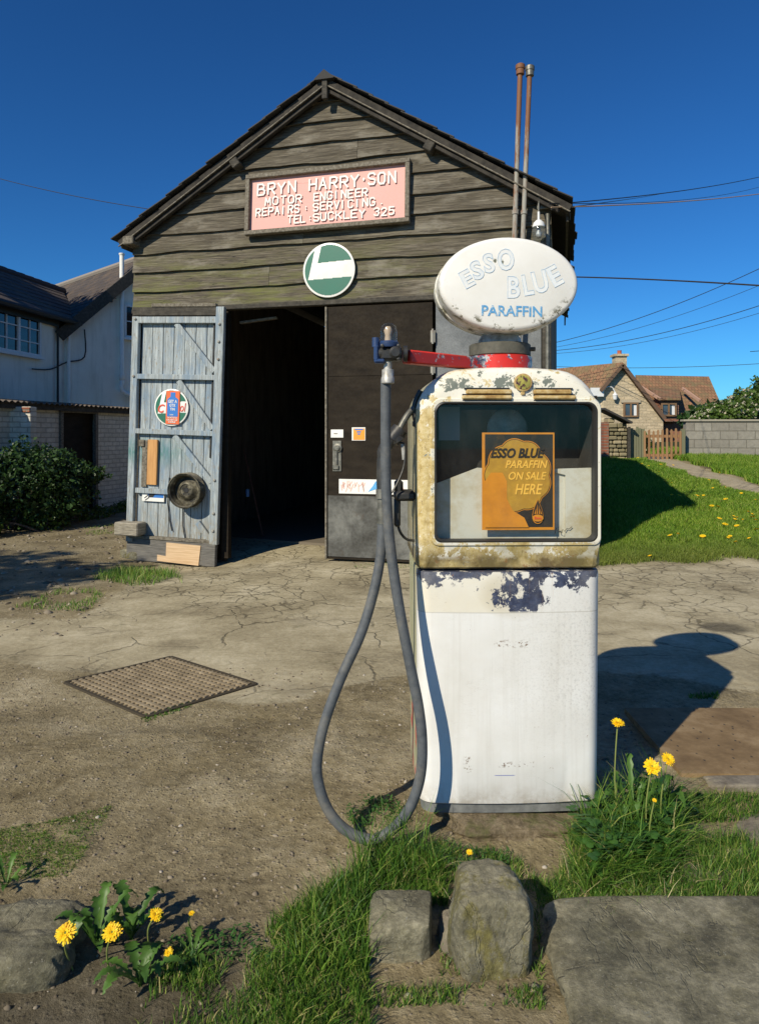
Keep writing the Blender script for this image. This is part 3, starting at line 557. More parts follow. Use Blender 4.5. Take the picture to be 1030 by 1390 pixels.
# ---------------------------------------------------------------- grass, leaves
def blades(name, P, H, Wd, m, lean=.5, seed=1, label=None, cat='grass', segs=2, dirs=None, vr=(0, 1)):
    r = np.random.default_rng(seed); n = len(P); P = np.asarray(P, float); H = np.asarray(H, float)
    a = r.uniform(0, 2 * pi, n) if dirs is None else dirs; ln = H * r.uniform(.15, 1, n) * lean; w = np.asarray(Wd) * r.uniform(.6, 1.3, n)
    fa = r.uniform(0, 2 * pi, n); sx = np.cos(fa) * w / 2; sy = np.sin(fa) * w / 2
    vals = r.uniform(vr[0], vr[1], n); Vs = []; T = []
    for k in range(segs + 1):
        t = k / segs; cx = P[:, 0] + np.cos(a) * ln * t * t; cy = P[:, 1] + np.sin(a) * ln * t * t; cz = P[:, 2] + H * (t - .28 * t * t * ln / H)
        ww = (1 - t ** 1.6)
        if k < segs: Vs.append(np.stack([cx - sx * ww, cy - sy * ww, cz], 1)); Vs.append(np.stack([cx + sx * ww, cy + sy * ww, cz], 1)); T += [t, t]
        else: Vs.append(np.stack([cx, cy, cz], 1)); T.append(t)
    nv = 2 * segs + 1; V = np.stack(Vs, 1).reshape(-1, 3); T = np.tile(T, n); vv = np.repeat(vals, nv); base = np.arange(n) * nv; fs = []
    for k in range(segs - 1):
        fs.append(np.stack([base + 2 * k, base + 2 * k + 1, base + 2 * k + 3], 1)); fs.append(np.stack([base + 2 * k, base + 2 * k + 3, base + 2 * k + 2], 1))
    k = segs - 1; fs.append(np.stack([base + 2 * k, base + 2 * k + 1, base + 2 * k + 2], 1))
    o = npmesh(name, V, np.concatenate(fs), m, attr=dict(v=vv, t=T)); return tag(o, label, cat, kind='stuff')
def inpoly(pts, poly):
    x, y = pts[:, 0], pts[:, 1]; c = np.zeros(len(pts), bool); n = len(poly)
    for i in range(n):
        x1, y1 = poly[i]; x2, y2 = poly[(i + 1) % n]
        cond = ((y1 > y) != (y2 > y)) & (x < (x2 - x1) * (y - y1) / (y2 - y1 + 1e-12) + x1); c ^= cond
    return c
def scatter(pix, n, seed, z=.07, clump=0.):
    poly = [tuple(gp(px, py, z)[:2]) for px, py in pix]; r = np.random.default_rng(seed); xs_ = [p[0] for p in poly]; ys_ = [p[1] for p in poly]
    q = np.stack([r.uniform(min(xs_), max(xs_), n * 5), r.uniform(min(ys_), max(ys_), n * 5)], 1); q = q[inpoly(q, poly)]
    if clump: q = q[vnoise(q[:, 0] * 14, q[:, 1] * 14, seed) + r.uniform(-.25, .25, len(q)) > clump]
    q = q[:n]; return np.column_stack([q, terr(q[:, 0], q[:, 1]) - .004])
def leafcloud(name, blobs, n, size, m, parent=None, seed=1, label=None, shell=.5, aspect=.6):
    """blobs: list of (centre, radii). diamond leaves, denser near the surface of each blob"""
    r = np.random.default_rng(seed); vol = np.array([b[1][0] * b[1][1] * b[1][2] for b in blobs]) ** .7; k = r.choice(len(blobs), n, p=vol / vol.sum())
    C = np.array([b[0] for b in blobs])[k]; R = np.array([b[1] for b in blobs])[k]; d = r.normal(size=(n, 3)); d /= np.linalg.norm(d, axis=1)[:, None]
    rad = r.uniform(shell, 1, n)[:, None] ** .7; jag = 1 + .22 * np.sin(d[:, :1] * 7 + k[:, None]) * np.cos(d[:, 2:] * 6 + k[:, None] * 2)
    P = C + d * R * rad * jag; u = r.normal(size=(n, 3)); u /= np.linalg.norm(u, axis=1)[:, None]; w = np.cross(u, d + r.normal(size=(n, 3)) * .5); w /= np.linalg.norm(w, axis=1)[:, None]
    s_ = (size * r.uniform(.5, 1.3, n))[:, None]; nn = np.cross(u, w) * s_ * .15
    V = np.stack([P - u * s_, P + w * s_ * aspect + nn, P + u * s_, P - w * s_ * aspect + nn], 1).reshape(-1, 3); b = np.arange(n) * 4
    Fc = np.stack([b, b + 1, b + 2, b + 3], 1); o = npmesh(name, V, Fc, m, parent, attr=dict(v=np.repeat(r.uniform(0, 1, n), 4)))
    if label: o['label'] = label
    return o

# lawn on the bank
r = np.random.default_rng(3); n = 260000
yy = 7.3 + (r.uniform(0, 1, n) ** 1.5) * 13.7; xx = r.uniform(0, 1, n) * (yy * .62) + 1.9 + .26 * (yy - 7.4)
nzl = fbm(xx * 1.5, yy * 1.5, 3, 2) - .45
k_ = (sm((xx - (1.62 + .26 * (yy - 7.2)) + nzl * .3) / .25) * sm((yy - 7.45 + nzl * 1.0) / .35) > r.uniform(.1, .9, n)) & ((np.abs(xx - pathc(yy)) > .42 + .1 * np.sin(yy * 4)) | (yy < 8.3))
xx, yy = xx[k_], yy[k_]; hh = (.045 + .05 * fbm(xx * 1.1, yy * 1.1, 3, 9)) * (1 + .35 * (yy - 8) / 6) * np.where(xx > pathc(yy) + .3, 1.7, 1)
blades('lawn', np.column_stack([xx, yy, terr(xx, yy) - .005]), hh, .008 + .0014 * (yy - 7), lawnm, .8, 4, 'green lawn bank with yellow dandelions in front of the stone cottage', segs=2)

# foreground grass patches
def patch(name, regs, lab, m=grassm, seed=1, lean=.8, vr=(0, 1)):
    P = []; H = []; Wd = []
    for i, (pix, n, h0, h1, w, cl) in enumerate(regs):
        p = scatter(pix, n, seed * 10 + i, clump=cl); rr = np.random.default_rng(seed + i); P.append(p); H.append(rr.uniform(h0, h1, len(p))); Wd.append(np.full(len(p), w))
    return blades(name, np.concatenate(P), np.concatenate(H), np.concatenate(Wd), m, lean, seed, lab, vr=vr, segs=3)
patch('grass_verge', [([(345, 1460), (372, 1380), (350, 1330), (375, 1290), (358, 1268), (400, 1235), (450, 1200), (520, 1172), (600, 1175), (608, 1235), (500, 1230), (505, 1460)], 6800, .03, .08, .0034, .12),
      ([(380, 1330), (400, 1250), (480, 1200), (590, 1170), (600, 1205), (505, 1215), (497, 1330)], 900, .07, .14, .004, 0),
      ([(480, 1170), (520, 1150), (580, 1150), (570, 1190), (490, 1200)], 160, .14, .21, .004, 0),
      ([(470, 1140), (560, 1140), (700, 1160), (760, 1215), (620, 1205), (590, 1200), (480, 1200)], 2600, .012, .05, .003, .3),
      ([(596, 1240), (648, 1230), (650, 1330), (596, 1330)], 260, .01, .03, .003, .3), ([(505, 1340), (735, 1345), (740, 1372), (500, 1365)], 900, .008, .035, .003, .35),
      ([(150, 1470), (200, 1350), (240, 1295), (300, 1310), (375, 1290), (380, 1470)], 3200, .012, .05, .003, .42)],
      'bright green grass tuft growing around the kerb stones under the hose', seed=2)
patch('grass_tuft', [([(765, 1150), (800, 1115), (905, 1090), (935, 1150), (905, 1205), (795, 1215)], 3600, .05, .15, .0036, .15),
      ([(785, 1130), (905, 1095), (925, 1170), (830, 1205)], 650, .15, .25, .0045, 0),
      ([(728, 1215), (760, 1225), (735, 1330), (722, 1330)], 300, .01, .04, .003, .3),
      ([(725, 1215), (790, 1160), (930, 1175), (990, 1230), (850, 1262), (750, 1255)], 4200, .02, .065, .003, .15)],
      'tall grass tuft with clover at the right foot of the fuel pump', seed=3, lean=1.25)
patch('grass_strip', [([(890, 1085), (1060, 1075), (1100, 1120), (1000, 1115), (920, 1120)], 2400, .02, .055, .003, .2), ([(930, 1150), (1000, 1140), (1100, 1170), (1100, 1260), (960, 1215)], 2800, .03, .09, .003, .25),
      ([(905, 1130), (960, 1130), (960, 1200), (920, 1200)], 800, .02, .05, .003, .3)], 'grass strip beside the rusty steel plate and the flat kerb slab', seed=4)
patch('weed_patch', [([(468, 1108), (490, 1088), (530, 1090), (548, 1112), (530, 1128), (480, 1128)], 420, .006, .022, .003, .4)], 'low weeds inside the loop of the hanging hose', seed=5, lean=1.4, vr=(.2, .85))
patch('moss_patch', [([(-20, 1130), (60, 1118), (152, 1096), (130, 1140), (95, 1190), (-20, 1195)], 6500, .005, .02, .003, .22)], 'moss and short grass at the left edge of the dirt yard', seed=6, lean=1.6, vr=(.3, 1))
def farpatch(name, regs, lab, seed, vr=(0, 1)):
    P = []; H = []
    for i, (pix, n, h0, h1, cl) in enumerate(regs):
        p = scatter(pix, n, seed * 10 + i, z=-.03, clump=0); q = vnoise(p[:, 0] * 3, p[:, 1] * 3, seed); p = p[q > cl]; P.append(p); H.append(rng.uniform(h0, h1, len(p)))
    P = np.concatenate(P); return blades(name, P, np.concatenate(H), np.full(len(P), .007), grassm, .9, seed, lab, vr=vr)
farpatch('grass_tuft', [([(125, 790), (165, 768), (235, 775), (250, 795), (180, 800)], 1500, .04, .13, .25), ([(20, 832), (80, 805), (150, 805), (120, 835)], 900, .02, .06, .45), ([(110, 722), (170, 712), (172, 726), (110, 742)], 900, .02, .05, .5)],
         'yellowish grass tuft at the foot of the open blue door', 8, (.4, 1))
farpatch('grass_crack', [([(480, 765), (560, 768), (560, 775), (480, 775)], 450, .005, .018, .45), ([(175, 965), (215, 975), (265, 958), (260, 968), (200, 990), (160, 972)], 700, .006, .02, .35), ([(935, 952), (975, 950), (975, 957), (935, 958)], 220, .01, .03, .2)],
         'sparse grass sprouting from joints in the concrete yard', 9, (.2, .8))

# pebbles on the dirt
def pebbles(name, n, reg, s0, s1, label, seed):
    r = np.random.default_rng(seed); ico = np.array([(0, 0, 1), (.9, 0, .3), (.28, .85, .3), (-.72, .53, .3), (-.72, -.53, .3), (.28, -.85, .3), (.7, .5, -.4), (-.27, .85, -.4), (-.9, 0, -.4), (-.27, -.85, -.4), (.7, -.5, -.4)])
    fi = np.array([(0, 1, 2), (0, 2, 3), (0, 3, 4), (0, 4, 5), (0, 5, 1), (1, 6, 2), (2, 7, 3), (3, 8, 4), (4, 9, 5), (5, 10, 1), (6, 7, 2), (7, 8, 3), (8, 9, 4), (9, 10, 5), (10, 6, 1)])
    x = r.uniform(reg[0], reg[1], n); y = r.uniform(reg[2], reg[3], n); z = terr(x, y); s_ = s0 + (s1 - s0) * r.uniform(0, 1, n) ** 5
    a = r.uniform(0, 2 * pi, n); L = ico[None] * (s_[:, None, None] * r.uniform(.6, 1.3, (n, 1, 3))) * r.uniform(.8, 1.2, (n, 11, 1)); L[:, :, 2] *= .6
    X = L[:, :, 0] * np.cos(a)[:, None] - L[:, :, 1] * np.sin(a)[:, None] + x[:, None]; Y = L[:, :, 0] * np.sin(a)[:, None] + L[:, :, 1] * np.cos(a)[:, None] + y[:, None]; Z = L[:, :, 2] + z[:, None]
    V = np.stack([X, Y, Z], 2).reshape(-1, 3); Fc = (fi[None] + (np.arange(n) * 11)[:, None, None]).reshape(-1, 3)
    m = mat('pebble_stone', lambda N: dict(col=N.ramp(N.att('v'), [(0, (.09, .07, .045)), (.6, (.19, .155, .105)), (.93, (.27, .23, .17)), (1, (.42, .38, .32))]), rough=.9))
    return tag(npmesh(name, V, Fc, m, attr=dict(v=np.repeat(r.uniform(0, 1, n), 11))), label, 'gravel', kind='stuff')
pebbles('gravel', 9000, (-2.3, 1.2, 1.6, 4.2), .0012, .011, 'loose grit and pebbles strewn over the dirt yard', 1)
pebbles('gravel', 2500, (-5.5, -2.2, 4.8, 11), .006, .04, 'coarse gravel along the shaded lane on the left', 2)

# ================================================================ GARAGE
BW = 4.877; DEPTH = 7.0; OVH = .17
_l, _r, _t = bf(160, 333, OVH), bf(776, 271, OVH), bf(441, 98, OVH)
HW = _t.x; RIDGE = _t.z - .05; XE = (_r.x - _l.x) / 2
EAVE = (_l.z + _r.z) / 2 + .02; slope = (RIDGE - EAVE) / XE
def roofz(x): return RIDGE - abs(x - HW) * slope
garage = thing('garage', 'dark timber clad village garage with open door and pink name board', 'garage', BO, -TH)
# cladding
mb = MB(); rows = 12; z0 = 2.89; pitch = .222
def uppr(x): return roofz(x) - .10
for i in range(rows):
    zb = z0 + i * pitch; zt = zb + pitch + .03
    nseg = 60; seed = i * 13
    half = (RIDGE - .10 - zb) / slope; xa = max(0, HW - half); xb = min(BW, HW + half)
    cuts = [xa] + ([xa + (xb - xa) * random.uniform(.3, .7)] if xb - xa > 2.5 and i % 2 else []) + [xb]
    for ci in range(len(cuts) - 1):
        mb.val = random.random(); a, b = cuts[ci] + (.004 if ci else 0), cuts[ci + 1]; loops = []
        xsn = np.linspace(a, b, nseg); wob = (fbm(xsn * 1.6 + seed, xsn * 0 + seed, 4, 21) - .47) * .05; w2 = (fbm(xsn * 2 + seed, xsn * 0 + 3, 3, 5) - .45) * .012
        for k, x in enumerate(xsn):
            zl = zb + wob[k] * (1 if i else .3); zu = min(zt, uppr(x)); 
            if zu < zl + .01: zl = zu - .01
            yo = -.050 + w2[k]; yi = -.012
            loops.append([Vector((x, yo, zl)), Vector((x, yi, zu)), Vector((x, yi + .02, zu)), Vector((x, yo + .022, zl))])
        mb.loft(loops)
cl = mb.build('cladding', wood, garage, 35)
# carcass: side walls, back, inner lining
mb = MB(); mb.box((.03, DEPTH / 2 + .03, EAVE / 2 - .1), (.06, DEPTH - .06, roofz(0) * 1 + .12)); mb.box((BW - .03, DEPTH / 2 + .03, EAVE / 2 - .1), (.06, DEPTH - .06, roofz(0) + .12))
mb.prism([(0, DEPTH, -.2), (BW, DEPTH, -.2), (BW, DEPTH, roofz(BW) + .05), (HW, DEPTH, RIDGE + .02), (0, DEPTH, roofz(0) + .05)], (0, .06, 0))
mb.prism([(0, 0, 2.93), (BW, 0, 2.93), (BW, 0, roofz(BW) - .12), (HW, 0, RIDGE - .12), (0, 0, roofz(0) - .12)], (0, .05, 0))
mb.build('wall', mat('tone_lifted_boards', lambda N: dict(col=N.ramp(N.noise(N.mp(N.co(), (5, 5, 1)), 2, 6, .65), [(.35, (.09, .075, .055)), (.65, (.20, .17, .13))]), rough=.9)), garage)  # board tone raised so the shaded interior reads lighter
# floor inside
fx0 = bf(303, 770).x
mb = MB(); mb.prism([(.07, 1.25, -.3), (BW - .07, .55, -.3), (BW - .07, DEPTH, -.3), (.07, DEPTH, -.3)], (0, 0, .325))
floor_tone = mat('tone_lifted_floor', col=(.17, .145, .11), rough=.95, spec=.1)  # floor colour lifted to brighten the shade inside the garage
mb.build('floor', floor_tone, garage)
# header beam, posts
mb = MB(); xh0 = bf(303, 417).x; xp = bf(446, 417).x; xr = bf(588, 410).x
mb.bar((0, -.02, 2.875), (BW, -.02, 2.865), .10, .055, bev=.006); mb.build('header_beam', trim, garage)
mb = MB(); mb.box((.05, -.015, 1.4), (.10, .09, 2.86), bev=.005); mb.build('corner_post', trim, garage)
mb = MB(); mb.box((xh0 + .045, -.012, 1.4), (.09, .08, 2.86), bev=.004); mb.build('door_post', black, garage)  # post coloured black to merge with the dark doorway
mb = MB(); mb.box((BW - .045, -.013, 1.4), (.09, .088, 2.86), bev=.004); mb.build('corner_post', trim, garage)
mb = MB(); mb.box((xh0 / 2 + .05, .01, 1.38), (xh0 - .02, .03, 2.9)); mb.build('side_panel', black, garage)
# right leaf (closed, black) with white lit edge strip and metal kick sheet
rl = bf(446, 760); rx0, rx1 = rl.x, xr
mb = MB(); mb.box(((rx0 + rx1) / 2, -.02, 1.42), (rx1 - rx0, .045, 2.80), bev=.003)
mb.box(((rx0 + rx1) / 2, -.045, 2.05), (rx1 - rx0 - .02, .006, .004)); door_r = mb.build('door', black, garage); door_r['label'] = 'closed black door leaf'
mb = MB(); mb.box((rx0 - .012, -.03, 1.42), (.022, .07, 2.80), bev=.003); mb.build('edge_strip', frame_w, door_r)
k0 = bf(449, 760); k1 = bf(449, 672); mb = MB(); mb.box(((rx0 + rx1) / 2, -.048, (.05 + k1.z) / 2), (rx1 - rx0 - .02, .008, k1.z - .05), bev=.002); mb.build('kick_plate', galv, door_r)
hp = bf(457, 619, .06)
mb = MB(); mb.box((hp.x, -.05, hp.z), (.10, .012, .34), bev=.003); mb.lathe([(.045, 0), (.05, .012), (.03, .02), (.028, .03), (0, .032)], (hp.x + .01, -.056, hp.z + .09), 16, Matrix.Rotation(pi / 2, 3, 'X'))
mb.box((hp.x - .005, -.066, hp.z - .02), (.03, .02, .16), bev=.006); mb.box((hp.x - .01, -.066, hp.z - .125), (.075, .02, .05), bev=.008); mb.build('latch', greym, door_r)
hg = bf(588, 440, .05)
for zz in (2.45, 2.12, 1.3, .4):
    mb = MB(); mb.box((xr + .005, -.052, zz), (.05, .014, .13), bev=.003); mb.tube([(xr + .005, -.064, zz - .08), (xr + .005, -.064, zz + .08)], .012, 8); mb.build('hinge', rustp, door_r)
# grey cement sheets to the right
mb = MB(); z1 = 2.82
mb.box(((xr + .03 + 4.35) / 2, -.012, 2.10), (4.35 - xr - .03, .012, 1.42)); mb.box(((xr + .03 + 4.35) / 2, -.010, .69), (4.35 - xr - .03, .012, 1.38)); mb.box(((4.36 + BW - .1) / 2, -.006, 1.4), (BW - .1 - 4.36, .012, 2.80)); mb.build('wall_sheet', asb, garage)
# roof: two slopes of slates with overhang, stepped courses
def roof_side(sg):
    mb = MB(); n = 15; L0 = math.hypot(1, slope) * (XE + .01); d = Vector((sg * 1, 0, -slope)).normalized(); nrm = Vector((sg * slope, 0, 1)).normalized()
    top = Vector((HW, 0, RIDGE + .03)); c = L0 / n
    for i in range(n):
        ya = -OVH - .03 + random.uniform(-.02, .015); yb = DEPTH + .2; o = i * c
        a = top + d * (o - .02) + nrm * .004; b = top + d * (o + c + .02) + nrm * .018; mb.val = random.random()
        w = 26 if i == n - 1 else 1
        for j in range(w):
            y0_ = ya + (yb - ya) * j / w; y1_ = ya + (yb - ya) * (j + 1) / w; e = d * (random.uniform(-.03, .05) if w > 1 else 0)
            mb.prism([a + Vector((0, y0_, 0)), b + e + Vector((0, y0_, 0)), b + e + Vector((0, y1_ - .004, 0)), a + Vector((0, y1_ - .004, 0))], nrm * .011)
    return mb
slm = mat('old_roof_slate', lambda N: dict(col=N.mix(N.att('v'), (.028, .027, .026), (.05, .047, .042)), rough=.8, bump=N.noise(N.co(), 20, 5), bs=.3, bd=.006))
mb = roof_side(-1); m2 = roof_side(1); o = len(mb.v); mb.v += m2.v; mb.f += [tuple(i + o for i in f) for f in m2.f]; mb.a += m2.a
roof = mb.build('roof', slm, garage)
mb = MB()
for i in range(16):
    y0_ = -OVH - .04 + i * .46; mb.val = random.random()
    mb.prism([(HW - .11, y0_, RIDGE - .02), (HW, y0_, RIDGE + .07), (HW + .11, y0_, RIDGE - .02), (HW + .11, y0_, RIDGE - .035), (HW - .11, y0_, RIDGE - .035)], (0, .462, 0))
mb.build('ridge_tiles', slm, roof)
for sg in (-1, 1):   # barge boards, doubled, with pale top fillet
    tdk = mat('black_timber', lambda N: dict(col=N.ramp(N.noise(N.co(), 9, 6, .7), [(.35, (.014, .012, .010)), (.7, (.06, .052, .04))]), rough=.9)); xe = HW + sg * (XE - .01); ze = RIDGE - (XE - .01) * slope
    a = Vector((HW + sg * .02, 0, RIDGE)); b = Vector((xe, 0, ze)); nrm = Vector((sg * slope, 0, 1)).normalized()
    mb = MB(); mb.bar(a + Vector((0, -OVH + .03, -.052)) , b + Vector((0, -OVH + .03, -.052)), .03, .08, up=nrm, bev=.003)
    mb.bar(a + Vector((0, -OVH + .055, -.128)) , b - (b - a) * .04 + Vector((0, -OVH + .055, -.128)), .05, .04, up=nrm, bev=.004); mb.build('barge_board', tdk, garage)
    mb = MB(); mb.bar(a + Vector((0, -OVH + .004, -.088)) , b + Vector((0, -OVH + .004, -.088)), .014, .014, up=nrm, bev=.003); mb.build('verge_fillet', frame_w, garage)
    mb = MB(); mb.bar(a + Vector((0, -.0, -.09)), b + Vector((0, -.0, -.09)), .24, .012, up=nrm); mb.build('soffit', trim, garage)
for px, py in ((316, 230), (581, 198)):
    p = bf(px, py, .2); mb = MB(); mb.box((p.x, -.08, roofz(p.x) - .155), (.10, .18, .10), Matrix.Rotation((1 if p.x > HW else -1) * math.atan(slope), 3, 'Y'), bev=.008); mb.build('purlin_end', trim, garage)
p = bf(190, 328, .1); mb = MB(); mb.box((.02, -.08, p.z + .01), (.14, .20, .10), bev=.01); mb.build('purlin_end', frame_w, garage)
mb = MB(); mb.box((HW, -OVH + .01, RIDGE - .12), (.06, .06, .24), bev=.005); mb.build('finial_block', trim, garage)
# gutter/fascia on the right eave
mb = MB(); mb.box((BW + .16, DEPTH / 2 - .05, roofz(BW + .16) - .10), (.025, DEPTH, .14)); mb.build('fascia', trim, garage)
# torn light fitting in the doorway top
p = bf(352, 429, -.25); mb = MB(); mb.bar(bf(326, 438, -.2), bf(376, 431, -.2), .05, .03, bev=.005); mb.build('door_closer', frame_w, garage)

# left leaf: open, inner side to the front. local origin at the hinge foot
hz = -.12; hx = bf(303, 417, .1)
LA = math.radians(2.6); TI = math.radians(1.9)
dw = bw((xh0 + .0, -.10, hz))
def leafM(o): o.rotation_euler = (0, TI, -TH + LA)
LW = 1.155; LH = 2.98
door_l = bpy.data.objects.new('door', None); COL.objects.link(door_l); door_l.parent = garage; door_l['label'] = 'open door leaf in flaking pale blue paint'
door_l.location = (xh0, -.10, hz); door_l.rotation_euler = (0, TI, LA)
mb = MB(); nb = 7
for i in range(nb):        # boards x from -LW to 0
    mb.val = random.random(); x0 = -LW + .10 + i * (LW - .19) / nb; w = (LW - .19) / nb
    mb.box((x0 + w / 2, -.008, .30 + (LH - .38) / 2), (w - .005 - random.uniform(0, .004), .02, LH - .38), bev=.002)
mb.build('boarding', blue, door_l, None)
mb = MB()
mb.val = .1; mb.box((-.05, -.05, LH / 2 + .13), (.10, .065, LH - .26), bev=.005)           # hinge stile
mb.val = .8; mb.box((-LW + .045, -.05, LH / 2 + .06), (.085, .06, LH - .34), bev=.005)
rails = [2.86, 2.04, 1.22, .70 - .3 + .33]
Hpx = lambda py: None
mb.val = .3; mb.box((-LW / 2 - .01, -.052, 2.83), (LW - .17, .055, .075), bev=.004)
for i, z in enumerate((2.17, 1.53)):
    mb.val = .2 + i * .3; mb.box((-LW / 2 - .01, -.052, z), (LW - .17, .05, .06), bev=.004)
mb.val = .9; mb.box((-.82, -.052, .835), (.46, .05, .06), bev=.004)
mb.build('frame', blue, door_l, None)
mb = MB()
for (xa, za, xb, zb) in ((-.60, 2.79, -.11, 2.24), (-.55, 2.13, -.11, 1.58), (-.58, 1.49, -.10, .97), (-.26, .50, -.09, .30)):
    mb = MB(); mb.val = random.random(); mb.bar((xa, -.045, za), (xb, -.045, zb), .04, .065, up=Vector((0, 1, 0)).cross(Vector((xb - xa, 0, zb - za))).normalized(), bev=.003)
    mb.build('brace', blue, door_l)
mb = MB(); mb.val = .4; mb.box((-LW / 2 - .05, -.048, 2.93), (LW - .10, .05, .10), bev=.005); mb.build('top_board', trim, door_l)
mb = MB(); mb.val = .9; mb.box((-LW / 2 + .07, -.052, 3.0), (LW - .35, .06, .04), bev=.004); mb.build('top_fillet', frame_w, door_l)
mb = MB(); mb.val = .2; mb.box((-LW / 2 - .04, -.04, .14), (LW + .02 - .12, .06, .26), bev=.006); mb.box((-.10, -.045, .14), (.16, .065, .27), bev=.006); mb.build('kick_board', mat('grey_board', lambda N: dict(col=N.ramp(N.noise(N.mp(N.co(), (2, 4, 24)), 3, 6, .65), [(.3, (.06, .058, .05)), (.6, (.17, .16, .14)), (.8, (.30, .27, .2))]), rough=.85)), door_l)
mb = MB(); mb.val = .2; mb.box((-LW / 2 + .0, -.045, .29), (LW - .06, .07, .035), bev=.004); mb.build('bottom_rail', frame_w, door_l)
mb = MB()
for bx, by, z in [(-.05, -.083, z) for z in (2.78, 2.58, 2.38, 1.0, .62, .42)] + [(-LW + .045, -.08, z) for z in (2.84, 2.17)]:
    mb = MB(); mb.lathe([(.016, 0), (.016, .012), (.009, .018), (0, .019)], (bx, by, z), 8, Matrix.Rotation(pi / 2, 3, 'X')); mb.build('bolt', rustp, door_l)
mb = MB(); mb.box((-.135, -.03, 2.05), (.016, .03, 1.6)); mb.build('sliding_bolt', darkmetal, door_l)
mb = MB(); mb.box((-.86, -.035, 1.17), (.125, .03, .53), bev=.004); mb.build('patch_board', orwood, door_l)
mb = MB(); mb.box((-.965, -.028, 1.15), (.07, .02, .55), bev=.004); mb.box((-1.0, -.045, 1.39), (.07, .02, .08), bev=.006); mb.build('grey_offcut', frame_w, door_l)
mb = MB(); mb.prism([(-.74, -.08, .03), (-.22, -.08, .01), (-.20, -.08, .24), (-.63, -.08, .25), (-.63, -.08, .09), (-.74, -.08, .10)], (0, .012, 0)); mb.build('timber_patch', newwood, door_l)
mb = MB(); mb.tube([(-.64, -.035, 1.0), (-.65, -.035, .7), (-.62, -.035, .5), (-.585, -.035, .38)], .006, 6); mb.tube([(-.46, -.035, .7), (-.45, -.035, .45), (-.42, -.035, .3)], .006, 6); mb.build('trailing_wire', lid, door_l)
bpy.context.view_layer.update()
def dworld(x, y, z): return (garage.matrix_basis @ door_l.matrix_basis) @ Vector((x, y, z))
drot = (0, TI, -TH + LA)

def dface(px, py, proud=.06):     # find local point on the leaf at a pixel
    Mx = garage.matrix_basis @ door_l.matrix_basis; inv = Mx.inverted(); o = inv @ Vector((0, 0, EYE)); e = inv @ at(px, py, 8.0); d = e - o
    t = (-proud - o.y) / d.y; return o + d * t
def roundel(mbw, mbg, r, y, k=1.0):
    """green disc with pale L-shaped band"""
    M = Matrix.Rotation(pi / 2, 3, 'X')
    mbw.lathe([(0, 0), (r, 0), (r * 1.0, .010), (r * .93, .013), (0, .013)][::1], (0, y, 0), 48, M)
    return M
def disc_segments(mb, r, y, inside):    # fill parts of a disc where inside(x,z) is true, fine grid polygons clipped by rows
    n = 90
    for i in range(n):
        z = -r + 2 * r * (i + .5) / n; hw = math.sqrt(max(0, r * r - z * z)); 
        m = 160; run = None
        for k in range(m + 1):
            x = -hw + 2 * hw * k / m; ok = k < m and inside(x + hw / m, z)
            if ok and run is None: run = x
            if not ok and run is not None:
                h = r / n; mb.q([(run, y, z - h), (x, y, z - h), (x, y, z + h), (run, y, z + h)], [(0, 1, 2, 3)]); run = None
def pale(x, z):    # unit-disc coordinates of the pale shape
    poly = [(-.78, -.40), (-.36, .99), (-.10, 1.02), (-.47, .29), (1.1, .40), (1.1, -.28)]
    poly = [(-.86, -.38), (-.60, .84), (-.34, .93), (-.47, .29), (1.1, .40), (1.1, -.27)]
    c = False; n = len(poly)
    for i in range(n):
        x1, y1 = poly[i]; x2, y2 = poly[(i + 1) % n]
        if (y1 > z) != (y2 > z) and x < (x2 - x1) * (z - y1) / (y2 - y1) + x1: c = not c
    return c
def round_sign(name, label, loc, rot, r):
    t = thing(name, label, 'sign', loc); t.rotation_euler = rot
    mb = MB(); M = Matrix.Rotation(pi / 2, 3, 'X'); mb.lathe([(0, 0), (r, 0), (r, .008), (r * .97, .011), (0, .011)], (0, 0, 0), 64, M); mb.build('plate', whitee, t, 40)
    ri = r * .925; mb = MB(); disc_segments(mb, ri, -.013, lambda x, z: not pale(x / ri, z / ri)); mb.build('green_ground', greenp, t)
    return t
# --- big round sign on the gable
p = bf(446.5, 366.5, .075); r_ = 37 * (bw(p).y) / F
round_sign('round_sign', 'large round green and white sign fixed below the pink board', bw(p), (0, math.radians(1.5), -TH), r_ )
# --- small round sign on the door, partly covered by an orange card
pd = dface(233, 553, .035); Mdw = garage.matrix_basis @ door_l.matrix_basis
s2 = round_sign('round_sign', 'small round green and white sign with red script on the blue door', Mdw @ pd, drot, .215)
mb = MB(); T1 = text('C', 1, w=.085, h=.10, ext=.05, off=.02, shear=.25); T2 = text('rol', 1, w=.112, h=.100, ext=.05, off=.0, shear=.2)
for T, x in ((T1, -.165), (T2, .075)):
    for v in T[0]: v.y *= .03
    putext(mb, T, (x, -.0155, -.065 if T is T1 else -.045))
mb.build('lettering', redl, s2)
card = thing('card_sign', 'orange red card with a blue bottle and white words over the small round sign', 'sign', Mdw @ (dface(234.5, 553, .055))); card.rotation_euler = drot
mb = MB(); mb.box((0, 0, 0), (.168, .004, .385)); mb.build('card', orng, card)
mb = MB(); mb.prism([(-.068, -.0045, -.105), (.068, -.0045, -.105), (.068, -.0045, .095), (.03, -.0045, .125), (.03, -.0045, .175), (-.03, -.0045, .175), (-.03, -.0045, .125), (-.068, -.0045, .095)], (0, .002, 0)); mb.build('bottle_print', bluel, card)
mb = MB()
